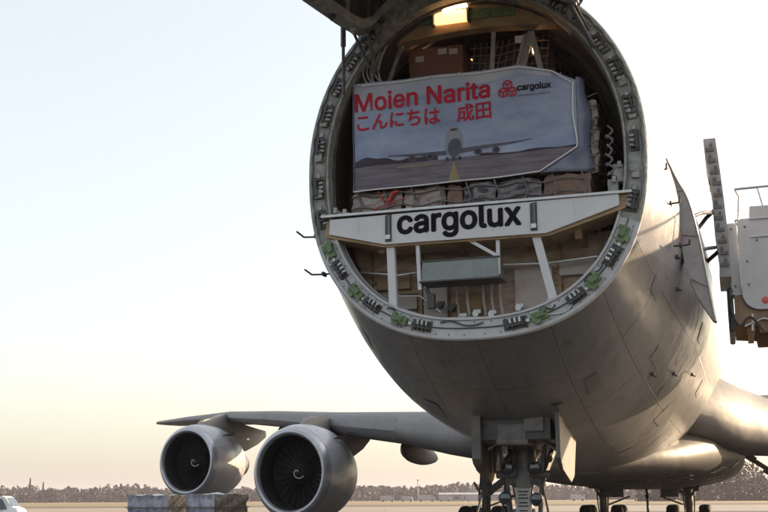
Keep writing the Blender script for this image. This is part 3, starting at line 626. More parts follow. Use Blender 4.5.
mb=MB(); mb.box((0,gy-.22,1.42),(.22,.05,.5)); mb.box((0,gy-.22,1.1),(.34,.06,.28),bev=.02); build_each('torque_link',mb,M['gear'],ng)
mb=MB(); mb.box((.01,gy-.33,1.33),(.24,.03,.44),bev=.008); pl=build('data_plate',mb,M['strut'],ng)
mb=MB()
for k,z in enumerate((1.50,1.45,1.40,1.33,1.28,1.21)): mb.box((.01,gy-.349,z),(.16-.03*(k%2),.004,.016))
build('plate_print',mb,M['letter'],pl)
for (x,z) in ((-.23,1.86),(.20,1.86),(-.27,1.40),(.22,1.38)):
    mb=MB(); mb.lathe([(0.16,.05),(.1,.09),(0,.105),(-.02,.10),(-.01,.085)],(x,gy-.36,z),20); l=build('landing_light',mb,M['black'],ng,smooth=True)
    mb=MB(); mb.lathe([(-.008,.085),(-.02,.05),(-.024,.0)],(x,gy-.36,z),20); build('light_lens',mb,M['glass'],l,smooth=True)
    mb=MB(); mb.bar((x,gy-.3,z),(x*.5,gy,z+.05),.04); build('light_bracket',mb,M['gear'],l)
for sx in (-1,1):
    mb=MB(); mb.tube([(sx*.30,gy-.15,1.75),(sx*.22,gy-.1,1.0),(sx*.2,gy-.05,.8)],.045,8); mb.tube([(sx*.46,gy+.9,2.5),(sx*.2,gy+.1,1.6)],.06,8); build_each('side_brace',mb,M['gear'],ng,smooth=True)
    mb=MB(); mb.tube([(sx*.38,gy-.2,2.4),(sx*.34,gy-.22,1.9),(sx*.30,gy-.2,1.6),(sx*.36,gy-.15,1.2),(sx*.2,gy-.1,.9)],.018,6); mb.tube([(sx*.12,gy-.25,2.2),(sx*.17,gy-.28,1.7),(sx*.09,gy-.3,1.2)],.014,6); build_each('hydraulic_hose',mb,M['black'],ng,smooth=True)
    mb=MB(); mb.tube([(sx*.1,gy-.25,1.78),(sx*.42,gy-.2,1.76)],.06,10); mb.tube([(sx*.30,gy-.26,1.78),(sx*.36,gy-.26,2.2)],.035,8); build_each('steering_cylinder',mb,M['gear'],ng,smooth=True)
mb=MB(); mb.tube([(0,gy+.1,1.9),(0,gy+2.4,2.5)],.09,10); mb.tube([(.35,gy+.2,2.0),(.3,gy+2.2,2.5)],.05,8); mb.tube([(-.35,gy+.2,2.0),(-.3,gy+2.2,2.5)],.05,8); build_each('drag_brace',mb,M['gear'],ng,smooth=True)
mb=MB(); mb.box((0,gy+.6,2.52),(1.15,3.2,.5)); build('wheel_well',mb,M['black'],plane)
for sx in (-1,1):
    dx=.57 if sx<0 else .70; prof2=[(gy-1.05,2.62),(gy-1.05,1.95),(gy-.9,1.82),(gy-.05,1.64),(gy+.3,1.74),(gy+.7,2.4)]
    mb=MB(); mb.prism(prof2,'x',sx*dx,sx*(dx+.03),0); mb.prism([(y,z) for y,z in prof2],'x',sx*(dx-.003),sx*(dx-.03),1)
    gd=build('gear_door',mb,[M['gdoor'],M['gdoor_in']],plane)
    mb=MB()
    for yy in (gy-.75,gy-.4,gy-.1,gy+.2): mb.box((sx*(dx-.045),yy,2.05),(.02,.05,.5))
    build_each('door_rib',mb,M['gdoor_in'],gd)
    mb=MB(); mb.prism([(gy-1.15,2.75),(gy-1.15,1.98),(gy-1.06,1.90),(gy-1.06,2.75)],'x',sx*(dx-(.10 if sx<0 else .03)),sx*(dx+.035)); build('door_front_plate',mb,M['gdoor'],gd)
    mb=MB(); mb.tube([(sx*.6,gy-.4,2.1),(sx*.25,gy-.3,2.35)],.025,8); build('door_rod',mb,M['steel'],gd,smooth=True)
mb=MB(); mb.box((-.02,gy-.75,2.36),(.5,.5,.35),bev=.04); mb.box((.33,gy-.9,2.5),(.3,.3,.25),bev=.03); mb.box((-.35,gy-.7,2.35),(.3,.3,.25),bev=.03); build_each('well_equipment',mb,M['gear'],plane)
mb=MB(); mb.tube([(-.66,gy-.2,1.5),(-.72,gy-.4,1.15),(-.85,gy-.8,.85),(-.95,gy-1.1,.4),(-1.0,gy-1.3,.03)],.02,8); build('ground_cable',mb,M['black'],plane,smooth=True)
mb=MB(); mb.tube([(-.82,gy-.7,.88),(-.5,gy-.5,1.06)],.02,8); mb.box((-.86,gy-.8,.84),(.12,.08,.07)); build('bypass_pin',mb,M['white'],plane,smooth=True)

def main_gear(x,y,top,name='main_gear',small=False):
    mb=MB(); mb.tube([(x,y+.15,top),(x,y,1.7)],.22,14); mb.tube([(x,y,1.75),(x,y,.62)],.15,14); mb.box((x,y,.64),(.3,2.2,.24),bev=.06)
    for yy in (-.73,.73): mb.tube([(x-.56,y+yy,.62),(x+.56,y+yy,.62)],.09,10)
    g=build(name,mb,M['gear'],plane,smooth=True,angle=35)
    for yy in (-.73,.73):
        for sx in (-.56,.56): wheel(x+sx,y+yy,.575,.575,.40,g)
    sd=1 if x>0 else -1
    mb=MB(); mb.bar((x-sd*.1,y-.2,1.5),(x-sd*1.15,y-.4,2.25),.13,.13); mb.bar((x-sd*.2,y-.25,1.15),(x-sd*1.0,y-.3,1.45),.06,.06); mb.bar((x,y-.2,1.3),(x+sd*.4,y-.1,1.95),.08,.08); build_each('side_brace',mb,M['gear'],g)
    mb=MB(); mb.tube([(x-.1,y-.35,2.1),(x-.18,y-.38,1.5),(x-.14,y-.3,.9)],.025,6); mb.tube([(x+.16,y-.3,2.1),(x+.22,y-.38,1.4),(x+.17,y-.3,.8)],.025,6); mb.box((x+.3,y-.2,1.72),(.18,.12,.2)); build_each('hydraulic_hose',mb,M['black'],g,smooth=True)
    mb=MB(); mb.bar((x,y-.3,1.35),(x,y-.55,1.0),.12,.05); mb.bar((x,y-.55,1.0),(x,y-.2,.75),.12,.05); build_each('torque_link',mb,M['gear'],g)
    mb=MB()
    for e in (-1,1): mb.prism([(y-.8,2.15),(y-.8,1.55),(y+.9,1.45),(y+1.1,2.1)],'x',x+e*.95-.02,x+e*.95+.02)
    if not small: build('gear_door',mb,M['gdoor'],g)
for x in (-1.55,1.5): main_gear(x,28,2.4,small=True)
for x in (-1.0,.9):
    mb=MB(); mb.box((x,26.8,1.63),(.62,.05,.42),bev=.01); mb.bar((x,26.8,1.8),(x,26.9,2.1),.05); build_each('body_gear_door',mb,M['gear'],plane)
mb=MB(); mb.tube([(.15,26,1.9),(.2,25.9,1.5),(.2,25.8,.75),(.2,25.8,.05)],.045,8); mb.box((.2,25.8,1.45),(.12,.1,.12)); build('ground_air_hose',mb,M['black'],plane,smooth=True)
mb=MB(); mb.bar((-1.9,26.5,1.75),(1.9,26.5,1.72),.05,.05); mb.bar((-2.1,25.5,1.9),(2.0,25.5,1.78),.07,.05); build_each('belly_pipe',mb,M['black'],plane)
for x in (-5.2,5.2):
    main_gear(x,24.5,3.4,'wing_gear',small=True)
    sd=1 if x>0 else -1
    mb=MB(); mb.bar((x,24.3,1.55),(x-sd*2.0,23.8,2.95),.15,.15); mb.bar((x-sd*.8,24.1,2.05),(x+sd*.1,24.4,2.35),.07,.07); mb.bar((x-sd*1.4,23.9,2.55),(x-sd*1.9,23.7,2.9),.22,.08); build('wing_gear_brace',mb,M['gear'],plane)

# ------------------------------------------------------------------ cargo and banner (share the airplane's axes)
def warp(x,z): return .020*math.sin(2.3*x+1.1*z+.5)+.016*math.sin(5.1*x-3.3*z)+.012*math.sin(7*z+1.7*x)+.010*abs(math.sin(3.1*x+4.4*z+.4))-.009*abs(math.sin(2.2*x-5.3*z))
BA=R(0)
def at_plane(o): o.location=(BX,BY,0); o.rotation_euler=(0,0,-PSI)
def grid_poly(mb,x0,x1,nx,zlo,zhi,nz,y,mi=0,wf=warp):
    vs=[];fs=[]
    for i in range(nx+1):
        x=x0+(x1-x0)*i/nx; a=zlo(x); b=zhi(x)
        for j in range(nz+1):
            z=a+(b-a)*j/nz; vs.append((x,y+wf(x,z),z))
    for i in range(nx):
        for j in range(nz):
            k=i*(nz+1)+j; fs.append((k,k+nz+1,k+nz+2,k+1))
    mb.add(vs,fs,mi)
def pw(pts):
    def f(x):
        if x<=pts[0][0]: return pts[0][1]
        for a,b in zip(pts,pts[1:]):
            if x<=b[0]: return a[1]+(b[1]-a[1])*(x-a[0])/(b[0]-a[0])
        return pts[-1][1]
    return f
YB=.12
topf=pw([(-1.74,7.30),(-.6,7.315),(.68,7.31),(1.15,7.18),(1.46,7.0)])
botf=pw([(-1.74,5.68),(.93,5.72),(1.46,6.02)])
horf=lambda x: 6.055+.012*math.sin(3*x)
bn=thing('welcome_banner','printed blue banner with red welcome lettering tied across the front of the loaded cargo','banner')
at_plane(bn)
mb=MB()
grid_poly(mb,-1.74,1.46,60,horf,topf,26,YB,0); b1=build('banner_sky',mb,[M['ban_sky']],bn,smooth=True); 
mb=MB(); grid_poly(mb,-1.74,1.46,60,botf,horf,10,YB,0); b2=build('banner_ground',mb,[M['ban_ground']],bn,smooth=True)
mb=MB(); grid_poly(mb,-1.74,1.46,40,botf,topf,30,YB+.008,0); build('banner_backing',mb,[M['banback']],bn,smooth=True)
mb=MB(); grid_poly(mb,-1.73,1.13,50,lambda x:topf(x)-.10-.02*math.sin(3*x)-.30*max(0,(.9-x)/2.6),lambda x:topf(x)-.012,8,YB-.003,0); build('banner_top_haze',mb,M['ban_white'],bn,smooth=True)
# hill line, runway, printed airplane
hill=lambda x: 6.10+.05*math.exp(-((x+1.45)/.35)**2)+.02*math.sin(7*x)+.012*math.sin(19*x)
mb=MB(); grid_poly(mb,-1.73,-.5,40,lambda x:6.045,lambda x:hill(x),3,YB-.0045,0); grid_poly(mb,.1,1.44,40,lambda x:6.045,lambda x:6.07+.012*math.sin(9*x),2,YB-.0045,0); build('printed_hills',mb,M['ban_hill'],bn,smooth=True)
def disc(mb,cx,cz,rx,rz,y,mi=0,n=28,pear=0.):
    rings=[]
    for q in (.02,.25,.5,.75,1.):
        rings.append([])
        for k in range(n):
            a=2*PI*k/n; zz=math.sin(a); xx=math.cos(a)*(1+pear*-zz*.5); X=cx+rx*xx*q; Z=cz+rz*zz*q; rings[-1].append((X,y+warp(X,Z),Z))
    mb.loft(rings,mi)
mb=MB()
for sg in (-1,1):
    x0=-.27; ws=(.85 if sg<0 else 1.0)
    vs=[]; 
    for i in range(25):
        u=i/24; X=x0+sg*(.10+ws*u); zz=6.14+.09*u if sg>0 else 6.13+.03*u
        th=.030*(1-u)+.006; vs+= [(X,YB-.0055+warp(X,zz),zz-th),(X,YB-.0055+warp(X,zz),zz+th)]
    mb.add(vs,[(2*i,2*i+2,2*i+3,2*i+1) for i in range(24)],1)
    for q in (.30,.52): disc(mb,x0+sg*q*1.15,6.10+(.03*q if sg>0 else 0),.055,.048,YB-.0068,1); disc(mb,x0+sg*q*1.15,6.10+(.03*q if sg>0 else 0),.038,.033,YB-.008,2)
disc(mb,-.27,6.295,.125,.245,YB-.0075,0,pear=.22); disc(mb,-.255,6.20,.10,.14,YB-.0085,1); disc(mb,-.27,6.475,.055,.018,YB-.0085,2)
for X in (-.36,-.18,-.27): disc(mb,X,6.035,.02,.03,YB-.02,2)
build('printed_airplane',mb,[M['ban_plane'],M['ban_plane2'],M['ban_hill']],bn,smooth=True)
mb=MB(); grid_poly(mb,-.345,-.195,4,lambda x:5.69,lambda x:6.0-abs(x+.27)*3.2,6,YB-.0045,0); grid_poly(mb,-1.1,-.45,10,lambda x:5.98,lambda x:5.992,1,YB-.0045,0); build('printed_ground_line',mb,M['ban_yel'],bn,smooth=True)
W=lambda x,z: warp(x,z)
text_mesh('Moien Narita',.36,(-1.72,6.885),M['ban_red'],bn,bold=.010,y=YB-.009,warp=W,width=1.98,height=.262)
text_mesh('こんにちは',.30,(-1.69,6.59),M['ban_red'],bn,bold=.005,y=YB-.009,warp=W,width=1.22,height=.235)
text_mesh('成田',.30,(-.22,6.585),M['ban_red'],bn,bold=.005,y=YB-.009,warp=W,width=.49,height=.25)
text_mesh('cargolux',.13,(.66,6.905),M['letter'],bn,bold=.004,y=YB-.009,warp=W,width=.46,height=.115)
text_mesh('you name it, we fly it!',.05,(.67,6.845),M['ban_plane2'],bn,y=YB-.009,warp=W,width=.44)
mb=MB()   # red emblem: three stacked crates drawn as outlines
def cube_out(cx,cz,r):
    P=[(cx+r*math.sin(R(60*k)),cz+r*math.cos(R(60*k))) for k in range(6)]
    segs=[(P[i],P[(i+1)%6]) for i in range(6)]+[((cx,cz),P[1]),((cx,cz),P[3]),((cx,cz),P[5])]
    for a,b in segs: mb.bar((a[0],YB-.02+warp(*a),a[1]),(b[0],YB-.02+warp(*b),b[1]),.018,.003)
for c in ((.46,6.92),(.585,6.92),(.523,7.028)): cube_out(c[0],c[1],.068)
build('emblem',mb,M['ban_red'],bn)
# white tie rope around the print
pts=[(-1.745,7.25),(-1.75,6.5),(-1.745,5.68),(-.4,5.70),(.93,5.735),(1.44,6.03),(1.455,6.1),(1.41,6.5),(1.425,6.95),(1.15,7.16),(.68,7.27),(-.6,7.275),(-1.74,7.25)]
mb=MB(); dd=[]
for a,b in zip(pts,pts[1:]):
    n=max(2,int(math.hypot(b[0]-a[0],b[1]-a[1])/.12))
    for i in range(n): 
        t=i/n; x=a[0]+(b[0]-a[0])*t; z=a[1]+(b[1]-a[1])*t; dd.append((x,YB-.02+warp(x,z),z))
k0=next(i for i,p in enumerate(dd) if p[2]<=5.72)
mb.tube(dd[k0:],.0105,6); build('edge_rope',mb,M['rope'],bn,smooth=True)
mb=MB(); mb.tube(dd[:k0+1],.006,6); build('edge_cord',mb,M['banback'],bn,smooth=True)
# cloth flap folded round the right-hand corner
mb=MB(); vs=[];fs=[]
for j in range(25):
    z=5.72+(7.05-5.72)*j/24; e=1.63+.02*math.sin(9*z)-.22*max(0,(z-6.6))**1.3
    xs=1.46 if z>6.02 else .93+(z-5.72)/.30*.53
    for i in range(6):
        u=i/5; x=xs+(e-xs)*u; vs.append((x,YB+.004+.16*u**2+warp(x,z)+.02*math.sin(14*z+3*u)*u,z))
for j in range(24):
    for i in range(5): k=j*6+i; fs.append((k,k+1,k+7,k+6))
mb.add(vs,fs); o=build('side_flap',mb,M['banback'],bn,smooth=True); md=o.modifiers.new('t','SOLIDIFY'); md.thickness=.006
for i in range(9):
    x=-1.65+.36*i; z=topf(x)-.035; mb=MB(); mb.tube([(x,YB-.03+warp(x,z),z),(x,YB-.009+warp(x,z),z)],.014,8); build('eyelet',mb,M['steel'],bn)
    mb=MB(); mb.tube([(x,YB-.028+warp(x,z),z),(x+.02,YB+.1,z+.07),(x+.03*math.sin(i),YB+.25,z+.05)],.006,5); build('tie_cord',mb,M['rope'],bn)
# the main pallet
pal=thing('cargo_pallet','wide plastic wrapped stack of cartons on a pallet behind the welcome banner','cargo'); at_plane(pal)
mb=MB(); mb.box((-.05,1.9,5.335),(3.5,3.2,.05)); build('pallet_sheet',mb,M['alu'],pal)
def lump(mb,x0,x1,y0,y1,z0,z1,mi,amp=.012,n=7):
    bm=bmesh.new(); bmesh.ops.create_cube(bm,size=1); bmesh.ops.subdivide_edges(bm,edges=bm.edges[:],cuts=n,use_grid_fill=True)
    bm.verts.index_update(); o=[]
    for v in bm.verts:
        p=Vector((x0+(v.co.x+.5)*(x1-x0),y0+(v.co.y+.5)*(y1-y0),z0+(v.co.z+.5)*(z1-z0)))
        ed=sum(abs(abs(c)-.5)<1e-4 for c in v.co); 
        k=amp*(math.sin(p.x*23+p.z*17)+math.sin(p.x*11-p.z*31+p.y*9)+random.uniform(-.6,.6))
        d=Vector((v.co.x,v.co.y,v.co.z)).normalized(); p+=d*k-(d*(.012*(ed-1)) if ed>1 else Vector())
        o.append(p)
    mb.add(o,[[v.index for v in f.verts] for f in bm.faces],mi); bm.free()
rows=[(-1.80,-1.05,1),(-1.03,-.42,1),(-.40,-.18,3),(-.16,.30,0),(.32,.93,0),(.95,1.60,2)]
for x0,x1,mi in rows:
    mb=MB(); lump(mb,x0,x1,.2,3.3,5.365,5.70,0); build('wrapped_carton',mb,[M['wrapd'],M['wrapl'],M['carton2'],M['carton2']][mi],pal,smooth=True)
mb=MB(); lump(mb,-1.74,1.42,.22,3.3,5.71,6.85,0,n=10); build('wrapped_load',mb,M['wrapd'],pal,smooth=True)
mb=MB(); lump(mb,-1.72,.9,.24,3.3,6.86,7.26,0,n=8); build('wrapped_load',mb,M['wrapl'],pal,smooth=True)
mb=MB(); lump(mb,1.44,1.72,.3,3.3,5.71,6.75,0,n=8,amp=.02); build('wrapped_side',mb,M['wrapl'],pal,smooth=True)
for z in (5.44,5.62):
    mb=MB(); mb.tube([(-1.8+.12*i,.165+.01*math.sin(i*2.1),z+.025*math.sin(i*1.3)) for i in range(29)],.010,6); build('strap',mb,M['net'],pal,smooth=True)
mb=MB(); mb.tube([(-1.4,.17,5.68),(-1.3,.165,5.5),(-1.22,.16,5.6),(-1.15,.165,5.48),(-1.3,.165,5.42)],.014,6); mb.tube([(-1.0,.16,5.55),(-1.3,.16,5.47),(-1.5,.16,5.4)],.010,6); mb.tube([(-1.25,.16,5.52),(-1.18,.16,5.63),(-1.1,.16,5.66)],.03,6); build_each('red_tie',mb,M['redtape'],pal,smooth=True)
for k in range(9):
    x=-1.7+.4*k; mb=MB(); mb.tube([(x,.165,5.37),(x+.05,.16,5.5),(x-.02,.165,5.7)],.012,6); build('net_webbing',mb,M['net'],pal,smooth=True)
for k in range(7):
    z=5.75+.17*k; mb=MB(); mb.tube(spl([(1.60,.22,z),(1.70+.03*random.random(),.26,z+.05),(1.74,.6,z+.1),(1.74,2,z)],3),.011,6); build('net_webbing',mb,M['net'],pal,smooth=True)
# second brown stack on top, behind the banner head
bc=thing('carton_stack','reddish brown wrapped carton standing above the banner under the ceiling lamps','carton'); at_plane(bc)
mb=MB(); lump(mb,-1.08,-.24,.7,2.2,7.28,8.0,0,n=8,amp=.008); build('carton',mb,M['carton'],bc,smooth=True)
for x,z in ((-.9,7.82),(-.55,7.9),(-.38,7.88)):
    mb=MB(); mb.box((x,.675,z),(.13,.012,.09)); build('paper_label',mb,M['pale'],bc)
mb=MB(); mb.tube([(-1.1,.68,7.32),(-.9,.66,7.4),(-.7,.67,7.33),(-.4,.66,7.38),(-.22,.68,7.33)],.02,6); build('wrap_fold',mb,M['wrapl'],bc,smooth=True)
nf=thing('net_frame','upright pale cargo net posts and slack netting above the right half of the banner','cargo net'); at_plane(nf)
for a,b,w in (((.22,.5,7.28),(.26,.55,8.1),.06),((.62,.5,7.28),(.80,.6,8.0),.10),((.80,.6,8.0),(.95,.5,7.28),.08),((.55,.48,7.28),(.72,.55,7.95),.04)):
    mb=MB(); mb.bar(a,b,w,.03); build('post',mb,M['strut'],nf)
for i in range(14):
    x=-.15+.085*i; mb=MB(); mb.tube([(x,.8,7.28),(x+.04*math.sin(i),.85,7.6),(x+.06,.9,8.05)],.009,5); build('netting',mb,M['net'],nf)
for i in range(6):
    z=7.35+.12*i; mb=MB(); mb.tube([(-.15,.82,z),(.3,.84,z-.03),(.6,.83,z+.02),(1.0,.82,z-.02)],.009,5); build('netting',mb,M['net'],nf)
mb=MB(); mb.box((.62,.7,7.95),(.15,.03,.10)); build('tag',mb,M['white'],nf)
wc=thing('wrapped_goods','dark wrapped goods filling the space above the right part of the banner','cargo'); at_plane(wc)
mb=MB(); lump(mb,-.2,1.05,1.1,3,7.27,7.95,0,n=8,amp=.02); build('wrapped_bale',mb,M['wrapd'],wc,smooth=True)

# ------------------------------------------------------------------ loader truck at the door
tr=thing('stair_truck','white boarding stair truck with grey platform housing raised beside the open cabin door','truck'); at_plane(tr)
mb=MB(); pr=[]
x0,x1,z0,z1=3.50,8.0,4.47,6.03; r=.28  # housing drawn out beyond view so its shadow reaches along the fuselage
pr=[(x0,z1),(x0,z0+r)]+[(x0+r-r*math.cos(a),z0+r-r*math.sin(a)) for a in [PI/2*i/8 for i in range(1,9)]]+[(x1,z0),(x1,z1+.22),(x0+.22,z1+.22),(x0+.2,z1)]
mb.prism(pr,'y',5.0,5.06); build('side_panel',mb,M['truckgrey'],tr)
mb=MB(); mb.prism([(3.33,6.00),(3.33,4.78),(3.49,4.78),(3.49,6.00)],'y',5.1,5.16); mb.box((3.41,5.08,4.76),(.18,.05,.03)); build('sliding_panel',mb,M['truckgrey'],tr)
mb=MB(); mb.box((5.8,4.985,5.72),(4.2,.03,.03)); mb.box((3.595,5.085,5.5),(.15,.02,.02)); mb.box((5.8,4.985,6.03),(4.2,.03,.02)); build_each('panel_moulding',mb,M['steel'],tr)
for x,z in ((3.62,5.9),(3.62,5.3),(3.62,4.9),(4.1,4.6),(3.8,5.65),(4.3,5.65),(3.4,5.9),(3.4,4.9)):
    mb=MB(); mb.box((x,4.99 if x>3.5 else 5.09,z),(.03,.02,.03),bev=.006); build('bolt',mb,M['gear'],tr)
mb=MB(); mb.tube(spl([(3.36,5.05,4.75),(3.3,5.0,4.5),(3.42,4.98,4.2),(3.6,5.0,4.35),(3.8,5.02,4.1)]),.018,8); build('hydraulic_hose',mb,M['black'],tr,smooth=True)
mb=MB(); mb.box((4.2,4.992,5.2),(.5,.006,.02)); build('scuff_strip',mb,M['gear'],tr)
mb=MB(); mb.prism(pr,'y',7.3,7.36); build('side_panel',mb,M['truckgrey'],tr)
mb=MB(); mb.box((7.97,6.2,5.4),(.05,2.2,1.2)); build('shadow_screen',mb,M['truckgrey'],tr)  # unseen screen added to close the housing and make its shadow solid
mb=MB(); mb.box((5.75,6.18,4.98),(4.5,2.3,.1)); build('platform_floor',mb,M['steel'],tr)
mb=MB(); mb.prism([(3.36,4.74),(3.36,4.25),(3.72,4.22),(3.74,4.1),(3.95,4.1),(4.1,3.95),(4.4,3.75),(8.0,3.75),(8.0,4.44),(4.0,4.44),(3.72,4.74)],'y',5.08,5.2); mb.prism([(3.36,4.74),(3.36,4.25),(3.72,4.22),(3.74,4.1),(3.95,4.1),(4.1,3.95),(4.4,3.75),(8.0,3.75),(8.0,4.44),(4.0,4.44),(3.72,4.74)],'y',7.1,7.22)
for x in (3.62,4.1,4.6,5.3,6.2): mb.box((x,6.15,4.3),(.1,2.0,.25))
build('underframe',mb,M['truckbrown'],tr)
mb=MB()
for x in (3.62,3.9,4.25,4.6): mb.bar((x,5.05,4.12+.0*x),(x+.02,5.05,4.40),.035,.03)
mb.tube([(3.5,5.04,4.2),(3.8,5.03,4.32),(4.3,5.03,4.18),(4.9,5.03,4.0)],.02,6); build_each('frame_rib',mb,M['steel'],tr)
mb=MB(); mb.box((3.30,5.95,4.5),(.10,1.8,.75),bev=.04); build('door_bumper',mb,M['black'],tr)
mb=MB(); mb.lathe([(0,.06),(-.015,.05),(-.02,.0)],(3.86,4.998,4.62),18); build('marker_lamp',mb,M['redlens'],tr,smooth=True)
for yy in (5.03,7.33):
    mb=MB(); mb.tube([(3.50,yy,6.58),(4.5,yy,6.60),(8.0,yy,6.62)],.022,8); mb.tube([(3.5,yy,6.58),(3.56,yy,6.45),(3.52,yy,6.0)],.018,8)
    for x in (3.93,4.6,5.4,6.35): mb.tube([(x-.06,yy,6.60),(x+.02,yy,6.2)],.018,8)
    build('handrail',mb,M['steel'],tr,smooth=True)
# stairs, legs, chassis (right of the frame)
mb=MB(); mb.bar((8.0,6.2,4.9),(14.4,6.2,1.0),.25,1.9,up=(0,0,1))
st=build('stair_flight',mb,M['truckgrey'],tr)
for k in range(20):
    t=(k+.5)/20; mb=MB(); mb.box((8.0+6.4*t,6.2,5.08-3.9*t),(.3,1.6,.04)); build('tread',mb,M['steel'],st)
for yy in (5.3,7.1):
    mb=MB(); mb.tube([(8.0,yy,6.62),(14.4,yy,2.3)],.025,8)
    for k in range(7): t=k/6; mb.tube([(8.0+6.4*t,yy,5.0-3.9*t),(8.0+6.4*t,yy,6.62-4.32*t)],.02,8)
    build('stair_rail',mb,M['steel'],tr,smooth=True)
    mb=MB(); mb.bar((6.0,yy,4.2),(8.2,yy,1.0),.16,.16); mb.bar((8.0,yy,4.0),(6.8,yy,1.0),.16,.16); build_each('support_leg',mb,M['truckbrown'],tr)
mb=MB(); mb.box((10.6,6.2,.85),(7.4,2.1,.35),bev=.03); build('chassis',mb,M['gear'],tr)
mb=MB(); mb.prism([(5.5,.6),(5.5,1.4),(5.75,2.1),(7.2,2.1),(7.2,.6)],'y',5.2,7.2); cb=build('cab',mb,M['white'],tr)
mb=MB(); mb.prism([(5.9,1.4),(6.0,2.0),(7.0,2.0),(7.0,1.4)],'y',5.17,5.197); build('cab_window',mb,M['glass'],cb)
for x in (8.0,11.6):
    for yy in (5.15,7.25):
        mb=MB(); mb.lathe([(-.14,.25),(-.14,.42),(-.06,.48),(.06,.48),(.14,.42),(.14,.25),(.1,.02)],(x,yy,.48),28); build('wheel',mb,M['rubber'],tr,smooth=True)

# ------------------------------------------------------------------ ground level things
def cover_box(mb,w,d,h,mi,n=14,amp=.03):
    bm=bmesh.new(); bmesh.ops.create_cube(bm,size=1); bmesh.ops.subdivide_edges(bm,edges=bm.edges[:],cuts=n,use_grid_fill=True); bm.verts.index_update(); o=[]
    for v in bm.verts:
        p=Vector((v.co.x*w,v.co.y*d,(v.co.z+.5)*h+.32)); dd=Vector((v.co.x,v.co.y,v.co.z*.5)).normalized()
        p+=dd*amp*(math.sin(p.x*9+p.z*5)+math.sin(p.z*13-p.y*7)+random.uniform(-.7,.7)); o.append(p)
    fs=[];ms=[]
    mb.v+= [tuple(p) for p in o]
    for f in bm.faces:
        mb.f.append(tuple(v.index for v in f.verts)); nx=f.normal.x; mb.m.append(1 if nx>.5 else (2 if f.normal.z>.5 else 0))
    bm.free()
def ground_pallet(px,Y,w,d,h,rz,label,side):
    t=thing('covered_pallet',label,'cargo pallet',(px,Y,0),rz,'covered pallets under the outer engine')
    mb=MB(); cover_box(mb,w,d,h,0); build('covered_load',mb,[M['pal_cover'],side,M['pal_top']],t,smooth=True,recalc=False)
    mb=MB(); mb.box((0,0,.24),(w+.1,d+.1,.10)); dk=build('dolly_deck',mb,M['steel'],t)
    for sx in (-1,1):
        for sy in (-1,1):
            mb=MB(); mb.lathe([(-.06,.02),(-.06,.09),(.06,.09),(.06,.02)],(sx*w*.4,sy*d*.4,.1),16,axis='x'); build('dolly_wheel',mb,M['rubber'],t,smooth=True)
    for z in (.7,1.15):
        mb=MB(); a,b=w/2+.05,d/2+.05; q=[(-a,-b,z),(a,-b,z),(a,b,z),(-a,b,z),(-a,-b,z)]; mb.tube([Vector(u)+(Vector(v)-Vector(u))*i/6 for u,v in zip(q,q[1:]) for i in range(6)],.018,5); build('strap',mb,M['net'],t)
ground_pallet(-8.05,40,1.55,1.5,1.24,R(-16),'blue grey covered cargo pallet on the apron, left one below the outer engine',M['pal_lit_side'])
ground_pallet(-5.88,39.4,1.5,1.5,1.26,R(-40),'covered cargo pallet with sunlight painted on its right side, nearest the inner engine',M['pal_lit_side'])
# small white car, facing right
car=thing('small_car','small white hatchback car parked far left on the apron','car',(-20.9,60,0))
prof=[(-1.68,.30),(-1.70,.90),(-1.64,1.2),(-1.52,1.58),(-1.3,1.64),(.8,1.65),(.98,1.58),(1.34,1.10),(1.62,1.0),(1.72,.80),(1.73,.32)]
rg=[]
for y,k in ((-.74,.93),(-.70,1.),(.70,1.),(.74,.93)): rg.append([(x*(.98 if k<1 else 1),y*(1 if z<1. else .86),z) for x,z in prof])
mb=MB(); mb.loft(rg,capa=True,capb=True); build('body',mb,M['white'],car)
for sgn in (-1,1):
    for q in ([(-1.45,.99),(-1.38,1.5),(-.72,1.52),(-.72,.99)],[(-.64,.99),(-.64,1.52),(.12,1.52),(.12,.99)],[(.2,.99),(.2,1.52),(.78,1.51),(1.1,.99)]):
        vs=[(x,sgn*(.745 if z<1. else .647),z) for x,z in q]; vs2=[(x,y*.97,z) for x,y,z in vs]
        mb=MB(); mb.loft([vs,vs2],capa=True,capb=True); build('side_window',mb,M['glass'],car)
    for x in (-1.1,1.1):
        mb=MB(); mb.lathe([(-.1,.15),(-.1,.25),(-.05,.29),(.05,.29),(.1,.25),(.1,.15)],(x,sgn*.68,.29),24); w=build('wheel',mb,M['rubber'],car,smooth=True)
        mb=MB(); mb.lathe([(-.09,.16),(-.105,.08),(-.1,.01)],(x,sgn*.68,.29),16); build('hubcap',mb,M['steel'],w,smooth=True)
    mb=MB(); mb.box((1.66,sgn*.52,.76),(.12,.28,.14),bev=.03); build('headlight',mb,M['lens'],car)
    mb=MB(); mb.box((.75,sgn*.82,1.02),(.12,.14,.12),bev=.03); build('side_mirror',mb,M['black'],car)
mb=MB(); mb.add([(1.0,-.58,1.56),(1.0,.58,1.56),(1.33,.62,1.12),(1.33,-.62,1.12)],[(0,1,2,3)]); mb.add([(1.015,-.58,1.57),(1.015,.58,1.57),(1.345,.62,1.13),(1.345,-.62,1.13)],[(3,2,1,0)]); build('windscreen',mb,M['glass'],car)

